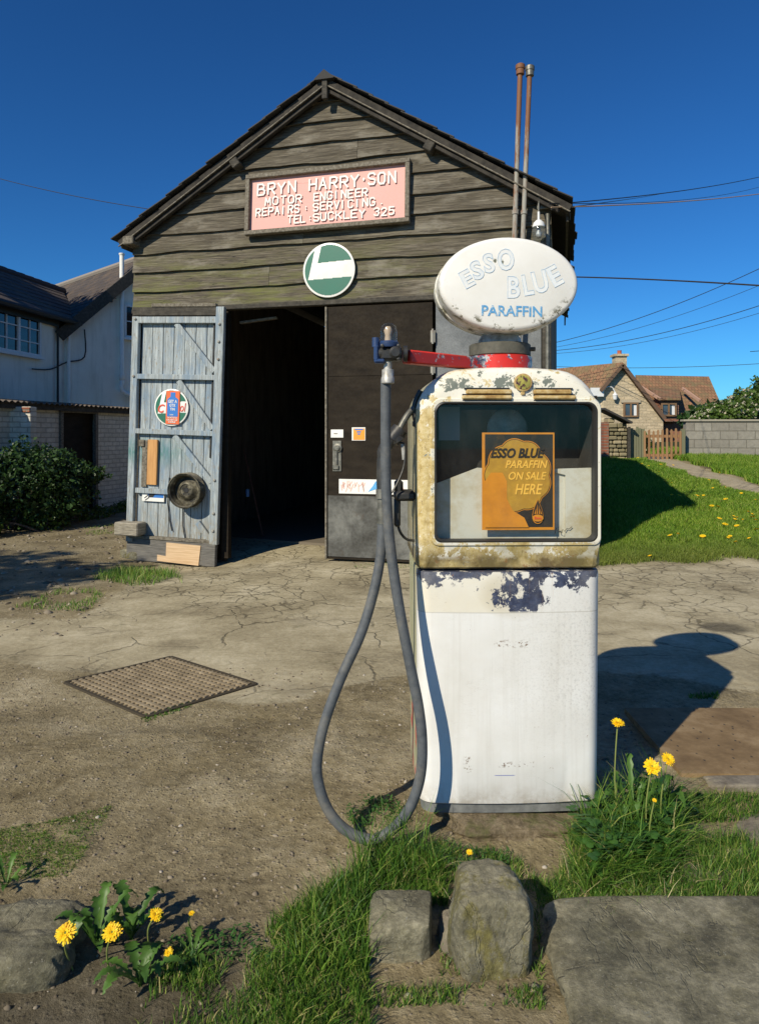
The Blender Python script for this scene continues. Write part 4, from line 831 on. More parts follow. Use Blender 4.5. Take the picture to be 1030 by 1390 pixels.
for s_, w, h, z, x in (('GET A', .11, .036, .052, -.055), ('GTX', .075, .034, .008, -.0375), ('TIN', .06, .03, -.035, -.03), ('NOW', .045, .014, -.092, -.03), ('THE MOTOR OIL', .125, .02, -.128, -.062), ('FOR EVERY CAR', .135, .018, -.155, -.067), ('HERE', .09, .016, -.178, -.045)):
    T = text(s_, 1, w=w, h=h, ext=.05, off=.02)
    for v in T[0]: v.y *= .02
    putext(mb, T, (x, -.0062, z))
mb.build('lettering', whitee, card)
# picture plate on the door
pp = thing('picture_plate', 'small white plate with blue picture of a black fuel nozzle on the blue door', 'sign', Mdw @ dface(208, 673, .045)); pp.rotation_euler = drot
mb = MB(); mb.box((0, 0, 0), (.285, .008, .135), bev=.004); mb.build('plate', whitee, pp)
mb = MB(); mb.prism([(-.06, -.0052, -.02), (.135, -.0052, -.02), (.135, -.0052, .06), (-.06, -.0052, .06)], (0, .001, 0)); mb.build('blue_panel', bluel, pp)
mb = MB(); mb.prism([(-.06, -.0068, -.02), (.0, -.0068, -.015), (.03, -.0068, .02), (.08, -.0068, .05), (.06, -.0068, .058), (-.01, -.0068, .04), (-.05, -.0068, .02)], (0, .001, 0))
mb.bar((-.06, -.007, .01), (-.11, -.007, -.03), .002, .008); mb.bar((-.05, -.007, -.02), (-.10, -.007, -.055), .002, .008); mb.build('black_print', lid, pp)
# wheel rim on the door
wl = dface(253, 665.5, .13); wr = thing('wheel_rim', 'rusty steel wheel rim without tyre hung on the blue door', 'wheel rim', Mdw @ Vector((wl.x, -.03, wl.z))); wr.rotation_euler = drot; wr.scale = (.90, .9, .90)
MX = Matrix.Rotation(pi / 2, 3, 'X')
rimm = mat('rusty_wheel_paint', lambda N: dict(col=N.ramp(N.noise(N.co(), 9, 6, .7), [(.38, (.020, .018, .012)), (.52, (.085, .075, .048)), (.66, (.26, .235, .16))]), rough=.6, metal=.2, bump=N.noise(N.co(), 30, 4), bs=.2, bd=.003))
mb = MB(); prof = [(.215, .02), (.225, .03), (.225, .045), (.205, .05), (.185, .07), (.185, .12), (.205, .145), (.207, .165), (.225, .172), (.226, .185), (.216, .19), (.209, .176), (.197, .170), (.193, .148), (.176, .12), (.176, .07), (.197, .042), (.215, .02)]
mb.lathe(prof, (0, 0, 0), 56, MX); mb.build('rim_barrel', rimm, wr, 40)
mb = MB(); mb.lathe([(.181, .075), (.16, .07), (.125, .085), (.10, .118), (.082, .125), (.078, .115), (.035, .112), (.034, .10), (.075, .10), (.12, .07), (.16, .058), (.181, .062)], (0, 0, 0), 56, MX); mb.build('wheel_disc', rimm, wr, 40)
for k in range(5):
    a = k * 2 * pi / 5 + .3; mb = MB(); mb.lathe([(0, 0), (.009, 0), (.009, .004), (0, .004)], (.056 * math.cos(a), -.114, .056 * math.sin(a)), 12, MX); mb.build('bolt_hole', lid, wr)
mb = MB(); mb.lathe([(0, 0), (.031, 0), (.031, .006), (0, .006)], (0, -.107, 0), 20, MX); mb.build('hub_hole', lid, wr)
for k in range(4):
    a = k * pi / 2 + .5; mb = MB(); mb.box((.148 * math.cos(a), -.0745, .148 * math.sin(a)), (.012, .006, .075), Matrix.Rotation(-a, 3, 'Y'), bev=.002); mb.build('vent_slot', lid, wr)
# block under the door + timber lump
def rock(name, label, loc, dim, seed, m=rockm, rz=0., cat='stone', e=.45, amp=.10, tilt=(0, 0), group=None, taper=0., parent=None):
    n = 46; r = np.random.default_rng(seed); Vs = []; Fs = []; u = np.linspace(-1, 1, n)
    A, B = np.meshgrid(u, u); o = 0
    for ax in range(3):
        for sg in (-1, 1):
            P = np.zeros((n * n, 3)); P[:, ax] = sg; P[:, (ax + 1) % 3] = A.ravel() * sg; P[:, (ax + 2) % 3] = B.ravel(); Vs.append(P)
            I_ = np.arange(n * n).reshape(n, n) + o; Fs.append(np.stack([I_[:-1, :-1].ravel(), I_[:-1, 1:].ravel(), I_[1:, 1:].ravel(), I_[1:, :-1].ravel()], 1)); o += n * n
    P = np.concatenate(Vs); p = 2 / e; nr = (np.abs(P) ** p).sum(1) ** (1 / p); Q = P / nr[:, None]
    s0 = seed * 3.7
    def f3(q, sc, sd): return (fbm(q[:, 0] * sc + s0 + 50, q[:, 1] * sc + q[:, 2] * sc * .7 + 50, 4, sd) + fbm(q[:, 1] * sc + 50, q[:, 2] * sc + s0 + 50, 4, sd + 3)) - .93
    for _ in range(9 if amp > .04 else 3):
        nn = r.normal(size=3); nn /= np.linalg.norm(nn); dd = r.uniform(.72, .92) * np.abs(Q @ nn).max(); ex = np.clip(Q @ nn - dd, 0, None); Q = Q - ex[:, None] * nn * .9
    D = 1 + amp * f3(Q, 1.7, seed) * 1.6 + amp * .45 * f3(Q, 7, seed + 5) + amp * .22 * f3(Q, 19, seed + 9)
    Q = Q * D[:, None]; t = 1 - taper * (Q[:, 2] + 1) / 2; Q[:, 0] *= t; Q[:, 1] *= t; Q = Q * (np.array(dim) / 2)
    Q[:, 0] += Q[:, 2] * tilt[0]; Q[:, 2] += Q[:, 0] * tilt[1]
    key = {}; idx = np.zeros(len(Q), int); out = []
    for i, q in enumerate(np.round(Q, 6)):
        k = tuple(q)
        if k not in key: key[k] = len(out); out.append(Q[i])
        idx[i] = key[k]
    ob = npmesh(name, np.array(out), idx[np.concatenate(Fs)], m, smooth=True)
    ob.location = loc; ob.rotation_euler = (0, 0, rz); tag(ob, label, cat, group); return ob
q = Mdw @ Vector((-LW + .12, -.03, -.06)); rock('stone_block', 'small mossy stone block wedged under the open blue door', (q.x - .05, q.y + .05, tz(q.x, q.y) + .04), (.30, .16, .16), 31, rz=-TH)
tb = thing('timber_block', 'short weathered timber block standing out from the foot of the blue door', 'timber block', Mdw @ Vector((-LW + .09, -.13, .395))); tb.rotation_euler = drot
mb = MB(); mb.val = .8; mb.box((0, 0, 0), (.30, .20, .15), bev=.012); mb.build('block', mat('grey_block_wood', lambda N: dict(col=N.ramp(N.noise(N.mp(N.co(), (3, 3, 25)), 3, 6, .65), [(.3, (.12, .10, .07)), (.7, (.42, .38, .29))]), rough=.85, bump=N.noise(N.mp(N.co(), (3, 3, 25)), 3, 6, .65), bs=.5, bd=.01)), tb)

# --- pink name board
c1 = bf(335, 238, .06); c2 = bf(557, 215, .06); c3 = bf(557, 303, .06); c4 = bf(335, 322, .06)
ctr = (c1 + c2 + c3 + c4) / 4; SWd = ((c2 - c1).length + (c3 - c4).length) / 2; SHt = ((c1 - c4).length + (c2 - c3).length) / 2; sa = math.atan2((c2.z - c1.z) + (c3.z - c4.z), (c2.x - c1.x) + (c3.x - c4.x))
nbd = thing('name_board', 'pink board with raised white lettering in a grey timber frame on the gable', 'sign', bw((ctr.x, -.055, ctr.z))); nbd.rotation_euler = (math.radians(-4.0), -sa, -TH)
mb = MB(); mb.box((0, 0, 0), (SWd - .06, .02, SHt - .06)); mb.build('panel', pinkp, nbd)
mb = MB()
for sg in (-1, 1): mb.box((0, -.025, sg * (SHt / 2 - .025)), (SWd, .07, .05), bev=.005); mb.box((sg * (SWd / 2 - .025), -.027, 0), (.05, .07, SHt - .101), bev=.005)
mb.build('frame', frame_w, nbd)
mb = MB(); PW = SWd - .1; PH = SHt - .1
for wd, u0, u1, v0, v1 in (('BRYN', .05, .325, .115, .32), ('HARRY', .393, .73, .115, .32), ('+', .735, .757, .17, .26), ('SON', .772, .957, .115, .32), ('MOTOR', .104, .36, .385, .525), ('ENGINEER', .424, .78, .385, .525), ('REPAIRS', .044, .342, .575, .715),
    (':', .37, .385, .6, .70), ('SERVICING', .424, .827, .575, .715), ('.', .85, .865, .6, .7), ('TEL', .257, .386, .775, .91), (':', .398, .412, .79, .9), ('SUCKLEY', .424, .767, .775, .91), ('325', .81, .945, .775, .91)):
    nl = len(wd); cw = (u1 - u0) * PW / nl; mw = MB()
    big = wd in ('BRYN', 'HARRY', 'SON')
    for i, ch in enumerate(wd):
        hh_ = (v1 - v0) * PH; gw = cw * (.66 if ch not in 'I' else .4)
        strokes(mw, ch, -PW / 2 + u0 * PW + i * cw + random.uniform(-.003, .003), PH / 2 - v1 * PH + random.uniform(-.004, .004), gw, hh_, -.022, .019 if big else .015, .008 if big else .007, .002)
    mw.build('raised_word', whitel, nbd)
# stickers on the right leaf
def onleaf(px, py, y=-.052): v = bf(px, py, -y); return bw((v.x, y, v.z))
def flatsign(name, label, px0, px1, py0, py1, m, y=-.049, cat='sticker', rr=.004):
    a = bf(px0, (py0 + py1) / 2, -y); b = bf(px1, (py0 + py1) / 2, -y); c = bf((px0 + px1) / 2, py0, -y); d = bf((px0 + px1) / 2, py1, -y)
    t = thing(name, label, cat, bw(((a.x + b.x) / 2, y, (c.z + d.z) / 2))); t.rotation_euler = (0, 0, -TH); w, h = b.x - a.x, c.z - d.z
    mb = MB(); mb.box((0, 0, 0), (w, .006, h), bev=.002); mb.build('plate', m, t); return t, w, h
t, w, h = flatsign('paper_label', 'plain white label above the latch of the black door', 449, 466, 583, 594, whitee)
mb = MB(); mb.box((-w * .1, -.004, 0), (w * .3, .001, h * .1)); mb.build('smudge', frame_w, t)
t, w, h = flatsign('sticker', 'square yellow orange sticker with blue print on the black door', 477.5, 496, 580, 598, whitee)
yel = paint('yellow_orange_print', (.80, .34, .03), (.7, .2, .04), .4, .5, 9)
mb = MB(); mb.box((.006, -.0042, -.002), (w * .84, .002, h * .86)); mb.build('yellow_print', yel, t)
mb = MB(); mb.box((.004, -.006, h * .34), (w * .62, .001, h * .09)); mb.box((.004, -.006, h * .16), (w * .3, .001, h * .1)); mb.box((.004, -.006, -.0), (w * .2, .001, h * .09)); mb.build('blue_print', bluel, t)
t, w, h = flatsign('picture_strip', 'long low red, white and blue picture strip above the metal sheet of the black door', 460, 566, 651, 671, whitee, cat='sign')
pk = paint('faded_red_print', (.78, .50, .42), (.75, .6, .5), .6, .5, 14)
mb = MB()
for i in range(20):
    x = -w * .47 + random.uniform(0, 1) * w * .3; mb.bar((x, -.0045, random.uniform(-.4, .1) * h), (x + random.uniform(-.02, .04), -.0045, random.uniform(.1, .4) * h), .001, .010)
mb.bar((w * .28, -.0045, h * .3), (w * .36, -.0045, -h * .4), .001, .02); mb.bar((w * .4, -.0045, h * .4), (w * .46, -.0045, -h * .2), .001, .02); mb.build('red_print', pk, t)
mb = MB(); mb.prism([(-w * .12, -.0045, -h * .35), (-w * .06, -.0045, h * .05), (-.02, -.0045, h * .38), (w * .1, -.0045, h * .42), (w * .16, -.0045, h * .2), (w * .15, -.0045, -h * .2), (.0, -.0045, -h * .12)], (0, .001, 0)); mb.build('blue_print', paint('sky_blue_print', (.12, .42, .75), (.05, .15, .4), .7, .5, 30), t)
# stick leaning inside
q0 = bf(331, 610, -1.6); q1 = bf(357, 728, -1.3)
mb = MB(); mb.tube([bw(q1), bw(q0)], .014, 8); tag(mb.build('broom_stick', mat('old_stick', col=(.10, .045, .03), rough=.8)), 'thin brown broom stick leaning inside the dark doorway', 'stick')
# enamel tin inside (small blue object)
q = bf(336, 669, -1.2); t = thing('blue_can', 'small blue can hanging in the dark doorway beside the stick', 'can', bw(q)); mb = MB(); mb.lathe([(.022, -.05), (.024, -.045), (.024, .045), (.018, .05)], n=16); mb.build('can_body', paint('blue_can_paint', (.08, .25, .6), rough=.4), t); mb = MB(); mb.lathe([(.018, .05), (.01, .056), (.01, .066), (0, .067)], n=16); mb.build('can_neck', greym, t)

# vent pipes
for i, (xb, yb, xt, yt, lab) in enumerate(((698, 325, 706, 92, 'left grey vent pipe with rusty cap beside the gable'), (709.5, 325, 719, 94, 'right rust brown vent pipe beside the gable'))):
    a = bf(xb, yb, .14); b = bf(xt, yt, .14); sl_ = (b - a) / (b.z - a.z); foot = a - sl_ * (a.z - 0.0)
    t = thing('vent_pipe', lab, 'vent pipe', bw(foot), -TH, 'tall fuel vent pipes strapped to the garage'); L = b - foot
    rad = .026 - .001 * i; mb = MB(); mb.tube([L * k / 12 for k in range(13)], rad, 14); mb.build('pipe', rustp, t, 40)
    mb = MB(); mb.lathe([(rad, -.10), (rad + .016, -.095), (rad + .016, -.045), (rad + .022, -.04), (rad + .022, .0), (rad + .006, .012), (0, .014)], L + Vector((0, 0, .03)), 16); mb.build('cap', rustp if i == 0 else greym, t, 40)
    pz = bf(xb + 2, 288, .14).z; q = L * (pz / L.z); mb = MB(); mb.lathe([(rad + .006, -.02), (rad + .008, -.018), (rad + .008, .018), (rad + .006, .02)], q, 14); mb.box(q + Vector((.0, .07, 0)), (.03, .12, .03)); mb.build('strap', rustp, t)
# lamp on the corner
q = bf(731, 306, .22); lp = thing('wall_lamp', 'ribbed glass bulkhead lamp hanging under the right eave of the garage', 'lamp', bw((q.x, q.y, q.z)), -TH)
mb = MB(); mb.lathe([(.012, .14), (.012, .06), (.025, .055), (.05, .03), (.062, .0), (.062, -.015), (0, -.015)][::-1], n=24); mb.build('cap', whitep, lp, 40)
mb = MB(); mb.tube([(0, 0, .13), (0, .0, .22), (0, .06, .26), (0, .19, .26)], .010, 8); mb.build('bracket', greym, lp)
mb = MB(); mb.lathe([(.058, -.016), (.066, -.05), (.062, -.11), (.045, -.15), (0, -.165)], n=24); mb.build('glass', lampglass, lp, 60)
mb = MB(); mb.lathe([(0, -.13), (.025, -.115), (.03, -.085), (.018, -.05), (.015, -.018)], n=16); mb.build('bulb', steel, lp, 60)
q = bf(738, 276, .12); t = thing('cable_bracket', 'grey bracket with white insulators under the right verge', 'bracket', bw(q), -TH)
mb = MB(); mb.box((0, .05, -.02), (.14, .03, .04), bev=.004); mb.tube([(-.05, .02, -.02), (-.05, .02, .05)], .008, 8); mb.tube([(.04, .02, -.02), (.04, .02, .05)], .008, 8); mb.build('bar', greym, t)
mb = MB(); 
for x in (-.05, .04): mb.lathe([(.014, .03), (.03, .035), (.02, .05), (.03, .06), (.018, .08), (0, .083)], (x, .02, 0), 12)
mb.build('insulators', whitee, t)
q0 = bf(743, 290, .06); q1 = bf(743, 400, .06); mb = MB(); mb.tube([bw(q0), bw(q1), bw(bf(743, 590, .06))], .022, 10); tag(mb.build('conduit', greym), 'grey cable conduit running down the right corner of the garage', 'conduit')

# ================================================================ PUMP
PX = .4425; PZ0 = .13; PY = 2.375
pump = thing('fuel_pump', 'old white and cream fuel pump with glass window and hanging hose', 'fuel pump', (PX, PY, PZ0), math.radians(1.6))
def plan(hx, d, r, bow, z, y0=0., n=8, m=16):
    """rounded rectangle outline in plan, front (y0) bowed out"""
    pts = []
    def arc(cx, cy, a0, a1):
        for k in range(n + 1): a = a0 + (a1 - a0) * k / n; pts.append([cx + r * math.cos(a), cy + r * math.sin(a)])
    arc(-hx + r, y0 + r, pi, 1.5 * pi)
    for k in range(1, m): pts.append([-hx + r + (2 * hx - 2 * r) * k / m, y0])
    arc(hx - r, y0 + r, -.5 * pi, 0)
    r2 = r; arc(hx - r, y0 + d - r, 0, .5 * pi); arc(-hx + r, y0 + d - r, .5 * pi, pi)
    return [Vector((x, y - (bow * (1 - (x / hx) ** 2) if y < y0 + r + .001 else 0), z)) for x, y in pts]
mb = MB(); loops = []
for z, hx, dd in [(.025, .305, 0), (.028, .308, -.002), (.2, .3095, -.002), (.4, .311, -.002), (.6, .3125, -.002), (.76, .3135, -.002), (.795, .314, -.002), (.806, .312, 0)]: loops.append(plan(hx, .44, .045, .016, z, dd))
mb.loft(loops); mb.build('lower_casing', pump_lo, pump, 35)
mb = MB(); mb.loft([plan(.298, .43, .04, .012, -.01, .006), plan(.298, .43, .04, .012, .024, .006)]); mb.build('base_skirt', mat('dull_blue_grey_metal', lambda N: dict(col=N.ramp(N.noise(N.co(), 14, 6, .7), [(.3, (.08, .085, .085)), (.7, (.24, .25, .24))]), rough=.6)), pump, 35)
# upper cabinet
NS = 10
def rr(x0, x1, za, zb, rt, rb, y, crown=0., na=8):
    pts = []
    def arc(cx, cz, r, a0, a1):
        for k in range(na + 1): a = a0 + (a1 - a0) * k / na; pts.append([cx + r * math.cos(a), cz + r * math.sin(a)])
    def line(p, q):
        for k in range(1, NS): pts.append([p[0] + (q[0] - p[0]) * k / NS, p[1] + (q[1] - p[1]) * k / NS])
    arc(x0 + rb, za + rb, rb, pi, 1.5 * pi); line((x0 + rb, za), (x1 - rb, za)); arc(x1 - rb, za + rb, rb, 1.5 * pi, 2 * pi); line((x1, za + rb), (x1, zb - rt))
    arc(x1 - rt, zb - rt, rt, 0, .5 * pi); line((x1 - rt, zb), (x0 + rt, zb)); arc(x0 + rt, zb - rt, rt, .5 * pi, pi); line((x0, zb - rt), (x0, za + rb))
    out = []
    xm = (x0 + x1) / 2; hw = (x1 - x0) / 2
    for x, z in pts:
        k = max(0, (z - (zb - rt)) / rt); out.append(Vector((x, y, z + crown * k * (1 - ((x - xm) / hw) ** 2))))
    return out
def cab(i, y): return rr(-.317 + i, .317 - i, .81 + i * .5, 1.475 - i, max(.14 - i, .03), max(.02 - i * .2, .004), y, .028)
WX0, WX1, WZ0, WZ1 = -.258, .299, .905, 1.382
def win(i, y): return rr(WX0 + i, WX1 - i, WZ0 + i, WZ1 - i, .035, .025, y)
mb = MB(); mb.loft([cab(.012, .46), cab(0, .448), cab(0, .15), cab(0, .045), cab(.003, .026), cab(.010, .010), cab(.022, .0), win(-.012, -.002), win(-.009, -.008), win(0, -.008), win(.004, .03)], cap0=True, cap1=False); mb.build('upper_casing', pump_up, pump, 50)
mb = MB(); mb.loft([win(-.001, .028), win(-.001, -.006), win(.005, -.010), win(.009, -.002), win(.009, .028)], cap0=False, cap1=False); mb.build('window_seal', mat('black_rubber_seal', col=(.03, .03, .028), rough=.5), pump, 40)
mb = MB(); mb.q(win(.008, .014), [tuple(range(len(win(.008, .014))))]); mb.build('window_glass', pumpglass, pump)
inner = mat('pump_inside_dark', lambda N: dict(col=N.ramp(N.noise(N.co(), 8, 5, .7), [(.4, (.020, .019, .017)), (.8, (.06, .055, .045))]), rough=.8))
mb = MB()
mb.prism([(WX0 - .03, .20, WZ0 - .03), (WX1 + .01, .20, WZ0 - .03), (WX1 + .01, .20, WZ1 + .03), (WX0 - .03, .20, WZ1 + .03)], (0, .01, 0)); mb.box((WX0 - .02, .115, 1.14), (.01, .17, .53)); mb.box((WX1 + .005, .115, 1.14), (.01, .17, .53)); mb.box((.02, .115, WZ1 + .015), (.58, .17, .01)); mb.box((.02, .115, WZ0 - .015), (.58, .17, .01)); mb.build('inner_housing', inner, pump)
dial = mat('cream_dial_board', lambda N: dict(col=N.mix(N.rg(N.noise(N.co(), 9, 6, .7), .42, .7), (.62, .60, .50), (.46, .38, .22)), rough=.55))
mb = MB(); mb.prism([(WX0, .06, WZ0 - .01), (.21, .06, WZ0 - .01), (.21, .06, 1.135), (-.10, .06, 1.155), (WX0, .06, 1.095)], (0, .01, 0)); mb.prism([(.205, .05, WZ0 - .01), (WX1 - .004, .05, WZ0 - .01), (WX1 - .004, .05, 1.155), (.12, .05, 1.150), (.205, .05, 1.13)], (0, .008, 0)); mb.build('dial_board', dial, pump)
mb = MB(); mb.lathe([(.066, 0), (.073, .004), (.073, .012), (.066, .016)], (.02, .15, 1.29), 32, Matrix.Rotation(pi / 2, 3, 'X')); mb.lathe([(.0, 0), (.045, .002)], (.02, .146, 1.30), 32, Matrix.Rotation(pi / 2, 3, 'X'), sy=.35); mb.build('dial_ring', greym, pump, 40)
mb = MB(); mb.box((-.19, .13, 1.31), (.075, .004, .12)); mb.build('instruction_card', mat('faded_card', col=(.16, .19, .21), rough=.7), pump)
# poster behind the glass
pst = paint('orange_poster', (.68, .26, .015), (.42, .14, .01), .8, .5, 9); pblk = mat('poster_black', lambda N: dict(col=N.mix(N.rg(N.noise(N.co(), 12, 6, .7), .5, .7), (.018, .014, .010), (.07, .04, .012)), rough=.6)); pyel = paint('poster_yellow', (.95, .55, .08), (.7, .4, .06), .7, .5, 20); polv = paint('poster_olive', (.45, .24, .025), (.66, .38, .035), .8, .5, 25)
po = thing('poster', 'orange and black paper poster behind the pump window', 'poster'); po.location = pump.location + Matrix.Rotation(math.radians(1.6), 3, 'Z') @ Vector((.035, .030, 1.11)); po.rotation_euler = (0, 0, math.radians(1.6))
pw, ph = .125, .1675
mb = MB(); mb.box((0, 0, 0), (2 * pw, .002, 2 * ph)); mb.build('sheet', pst, po)
mb = MB(); mb.box((.002, -.0016, .002), (2 * pw - .016, .001, 2 * ph - .016)); mb.build('black_ground', pblk, po)
def lobes(cx, cz, rx, rz, n, amp, ph0=0.): return [(cx + (rx + amp * abs(math.sin(n * a / 2 + ph0)) * 1) * math.cos(a), cz + (rz + amp * abs(math.sin(n * a / 2 + ph0))) * math.sin(a)) for a in [2 * pi * k / 96 for k in range(96)]]
def flat(mb, pts, y, th=.0008): mb.prism([(x, y, z) for x, z in pts], (0, th, 0))
mb = MB(); flat(mb, lobes(-.002, .020, .110, .120, 9, .009), -.0026); mb.build('cloud_rim', pst, po)
mb = MB(); flat(mb, lobes(-.002, .020, .107, .117, 9, .009), -.0036); mb.build('cloud_line', pblk, po)
mb = MB(); flat(mb, lobes(-.002, .020, .105, .115, 9, .009), -.0046); mb.build('cloud_panel', polv, po)
mb = MB(); flat(mb, [(-.116, -.158), (-.116, .0), (-.095, .03), (-.055, .03), (-.04, 0), (-.04, -.06), (-.02, -.1), (.02, -.125), (.035, -.158)], -.0053, .0003); mb.build('plain_orange_area', pst, po)
mb = MB(); tx = text('ESSO BLUE', 1, w=.185, h=.034, ext=.05, off=.035, shear=.25)
for v in tx[0]: v.y *= .012
putext(mb, tx, (-.096, -.0057, .080)); mb.build('black_lettering', pblk, po)
mb = MB()
for s_, w, h, x, z in (('PARAFFIN', .145, .027, -.045, .045), ('ON SALE', .130, .027, -.034, .005), ('HERE', .095, .036, -.012, -.045)):
    tx = text(s_, 1, w=w, h=h, ext=.05, off=.012, shear=.25)
    for v in tx[0]: v.y *= .012
    putext(mb, tx, (x, -.0057, z))
mb.build('yellow_lettering', pyel, po)
def drop(cx, cz, w, h): return [(cx + w * math.sin(a) * (math.sin(a / 2) ** 1.3), cz - h * math.cos(a) * -1 if False else cz + h * math.cos(a)) for a in [2 * pi * k / 40 for k in range(40)]]
mb = MB(); flat(mb, drop(.066, -.103, .026, .043), -.0066); mb.build('drop_line', pst, po)
mb = MB(); flat(mb, drop(.066, -.103, .0235, .040), -.0074); mb.build('drop_ground', pblk, po)
mb = MB(); flat(mb, [(.066 + .019 * math.cos(a), -.126 + .012 * math.sin(a)) for a in [2 * pi * k / 30 for k in range(30)]], -.0082)
for dx, hh_ in ((-.010, .02), (-.003, .035), (.005, .03), (.012, .018)): flat(mb, [(.066 + dx - .002, -.112), (.066 + dx + .002, -.112), (.066 + dx * .6, -.112 + hh_)], -.0082)
mb.build('flame_print', pst, po)
mb = MB(); tx = text('Esso', 1, w=.024, h=.009, ext=.05, off=.02)
for v in tx[0]: v.y *= .008
putext(mb, tx, (.054, -.0090, -.130)); mb.build('red_lettering', redl, po)
# signature scratched on the glass board
mb = MB(); mb.tube([(.165, .043, .925), (.17, .043, .945), (.178, .043, .95), (.18, .043, .935), (.19, .043, .93), (.193, .043, .942), (.2, .043, .935), (.207, .043, .945), (.215, .043, .943), (.225, .043, .952)], .0012, 5); mb.build('pen_scribble', lid, pump)
# trim bars and badge
tr = mat('worn_yellow_trim', lambda N: dict(col=N.ramp(N.noise(N.co(), 28, 7, .7), [(.3, (.20, .09, .02)), (.5, (.48, .33, .12)), (.7, (.66, .55, .32))]), rough=.5, bump=N.noise(N.co(), 40, 5), bs=.2, bd=.002))
mb = MB()
for x0, x1 in ((-.165, .005), (.078, .222)):
    for k, (z, dx, th) in enumerate(((1.415, .014, .016), (1.396, 0, .014))):
        a0 = x0 + (dx if x0 < 0 else 0); a1 = x1 - (0 if x0 < 0 else dx); mb.box(((a0 + a1) / 2, -.006 - .004 * k, z), (a1 - a0, .018, th), bev=.004)
mb.build('trim_bar', tr, pump)
mb = MB()
for x0, x1 in ((-.163, .004), (.079, .220)): mb.box(((x0 + x1) / 2, -.0035, 1.4265), (x1 - x0 - .014, .006, .005)); mb.box(((x0 + x1) / 2, -.0035, 1.4055), (x1 - x0, .006, .005)); mb.box(((x0 + x1) / 2, -.0055, 1.3865), (x1 - x0, .006, .004))
mb.build('trim_shadow_line', lid, pump)
bd_ = mat('badge_enamel', lambda N: dict(col=N.mix(N.rg(N.noise(N.co(), 40, 5, .7), .52, .58), N.mix(N.rg(N.noise(N.co(), 18, 4), .4, .6), (.42, .38, .08), (.26, .25, .06)), (.07, .02, .035)), rough=.4))
mb = MB(); mb.lathe([(0, 0), (.026, 0), (.027, .006), (.024, .010), (0, .012)], (.043, -.002, 1.447), 32, MX); mb.build('badge', bd_, pump, 40)
mb = MB(); mb.lathe([(.0265, 0), (.0305, .002), (.0305, .009), (.0265, .010)], (.043, -.001, 1.447), 32, MX); mb.box((.043, -.004, 1.412), (.014, .01, .016), bev=.003); mb.build('badge_rim', tr, pump, 40)
# neck, collar, arm
cxl = .010; cyl = .225
mb = MB(); mb.lathe([(.118, 1.49), (.118, 1.555), (.112, 1.558), (0, 1.558)][:3] + [(0, 1.56)], (cxl, cyl, 0), 40); 
tip = Vector((.085 - PX, 2.30 - PY, 1.655 - PZ0)); st_ = Vector((cxl - .04, cyl - .03, 1.525)); mb.bar(st_, tip, .045, .044, bev=.005); mb.build('swing_arm', redarm, pump, 40)
mb = MB(); mb.lathe([(.108, 1.558), (.113, 1.562), (.113, 1.60), (.108, 1.604), (0, 1.604)], (cxl, cyl, 0), 40); mb.lathe([(0, 0), (.008, 0), (.008, .02), (0, .022)], (cxl + .105, cyl - .03, 1.585), 10, Matrix.Rotation(pi / 2, 3, 'Y')); mb.build('collar', mat('dirty_grey_metal', lambda N: dict(col=N.ramp(N.noise(N.co(), 14, 6, .7), [(.3, (.035, .033, .026)), (.6, (.11, .105, .08)), (.8, (.25, .06, .04))]), rough=.7)), pump, 40)
mb = MB(); mb.lathe([(.080, 1.604), (.078, 1.622), (.066, 1.64), (.066, 1.66)], (cxl, cyl, 0), 40); mb.build('neck', steel, pump, 40)
# globe
GX = .0137; GZ = 1.93 - PZ0; GY = .075
def ell(a, b, y, n=72): return [Vector((GX + a * math.cos(2 * pi * k / n), y, GZ + b * math.sin(2 * pi * k / n))) for k in range(n)]
mb = MB(); A, B = .246, .166
mb.loft([ell(A * .93, B * .90, GY - .0), ell(A * .965, B * .955, GY + .003), ell(A * .99, B * .985, GY + .009), ell(A, B, GY + .020), ell(A * 1.0, B * 1.0, GY + .10), ell(A * 1.018, B * 1.025, GY + .103), ell(A * 1.018, B * 1.025, GY + .116), ell(A, B, GY + .119), ell(A * 1.0, B * 1.0, GY + .18), ell(A * .985, B * .98, GY + .194), ell(A * .95, B * .93, GY + .2)])
mb.build('globe_sign', globem, pump, 40)
gs = [o for o in bpy.data.objects if o.name.startswith('globe_sign')][0]
lbl = mat('faded_blue_print', lambda N: dict(col=N.mix(N.rg(N.noise(N.co(), 50, 5, .7), .35, .65), (.34, .52, .72), (.66, .74, .79)), rough=.5))
lbl2 = mat('blue_print_worn', lambda N: dict(col=N.mix(N.rg(N.noise(N.co(), 60, 5, .7), .52, .62), (.10, .33, .60), (.55, .64, .66)), rough=.5))
lbl0 = mat('ghost_letter_fill', lambda N: dict(col=N.mix(N.rg(N.noise(N.co(), 30, 5, .7), .4, .6), (.73, .77, .78), (.81, .81, .77)), rough=.5))
mo = MB(); mf = MB(); yF = GY - .0015
def g_at(px, py): return (px - 692) / 388 + GX, GZ + (384.5 - py) / 388
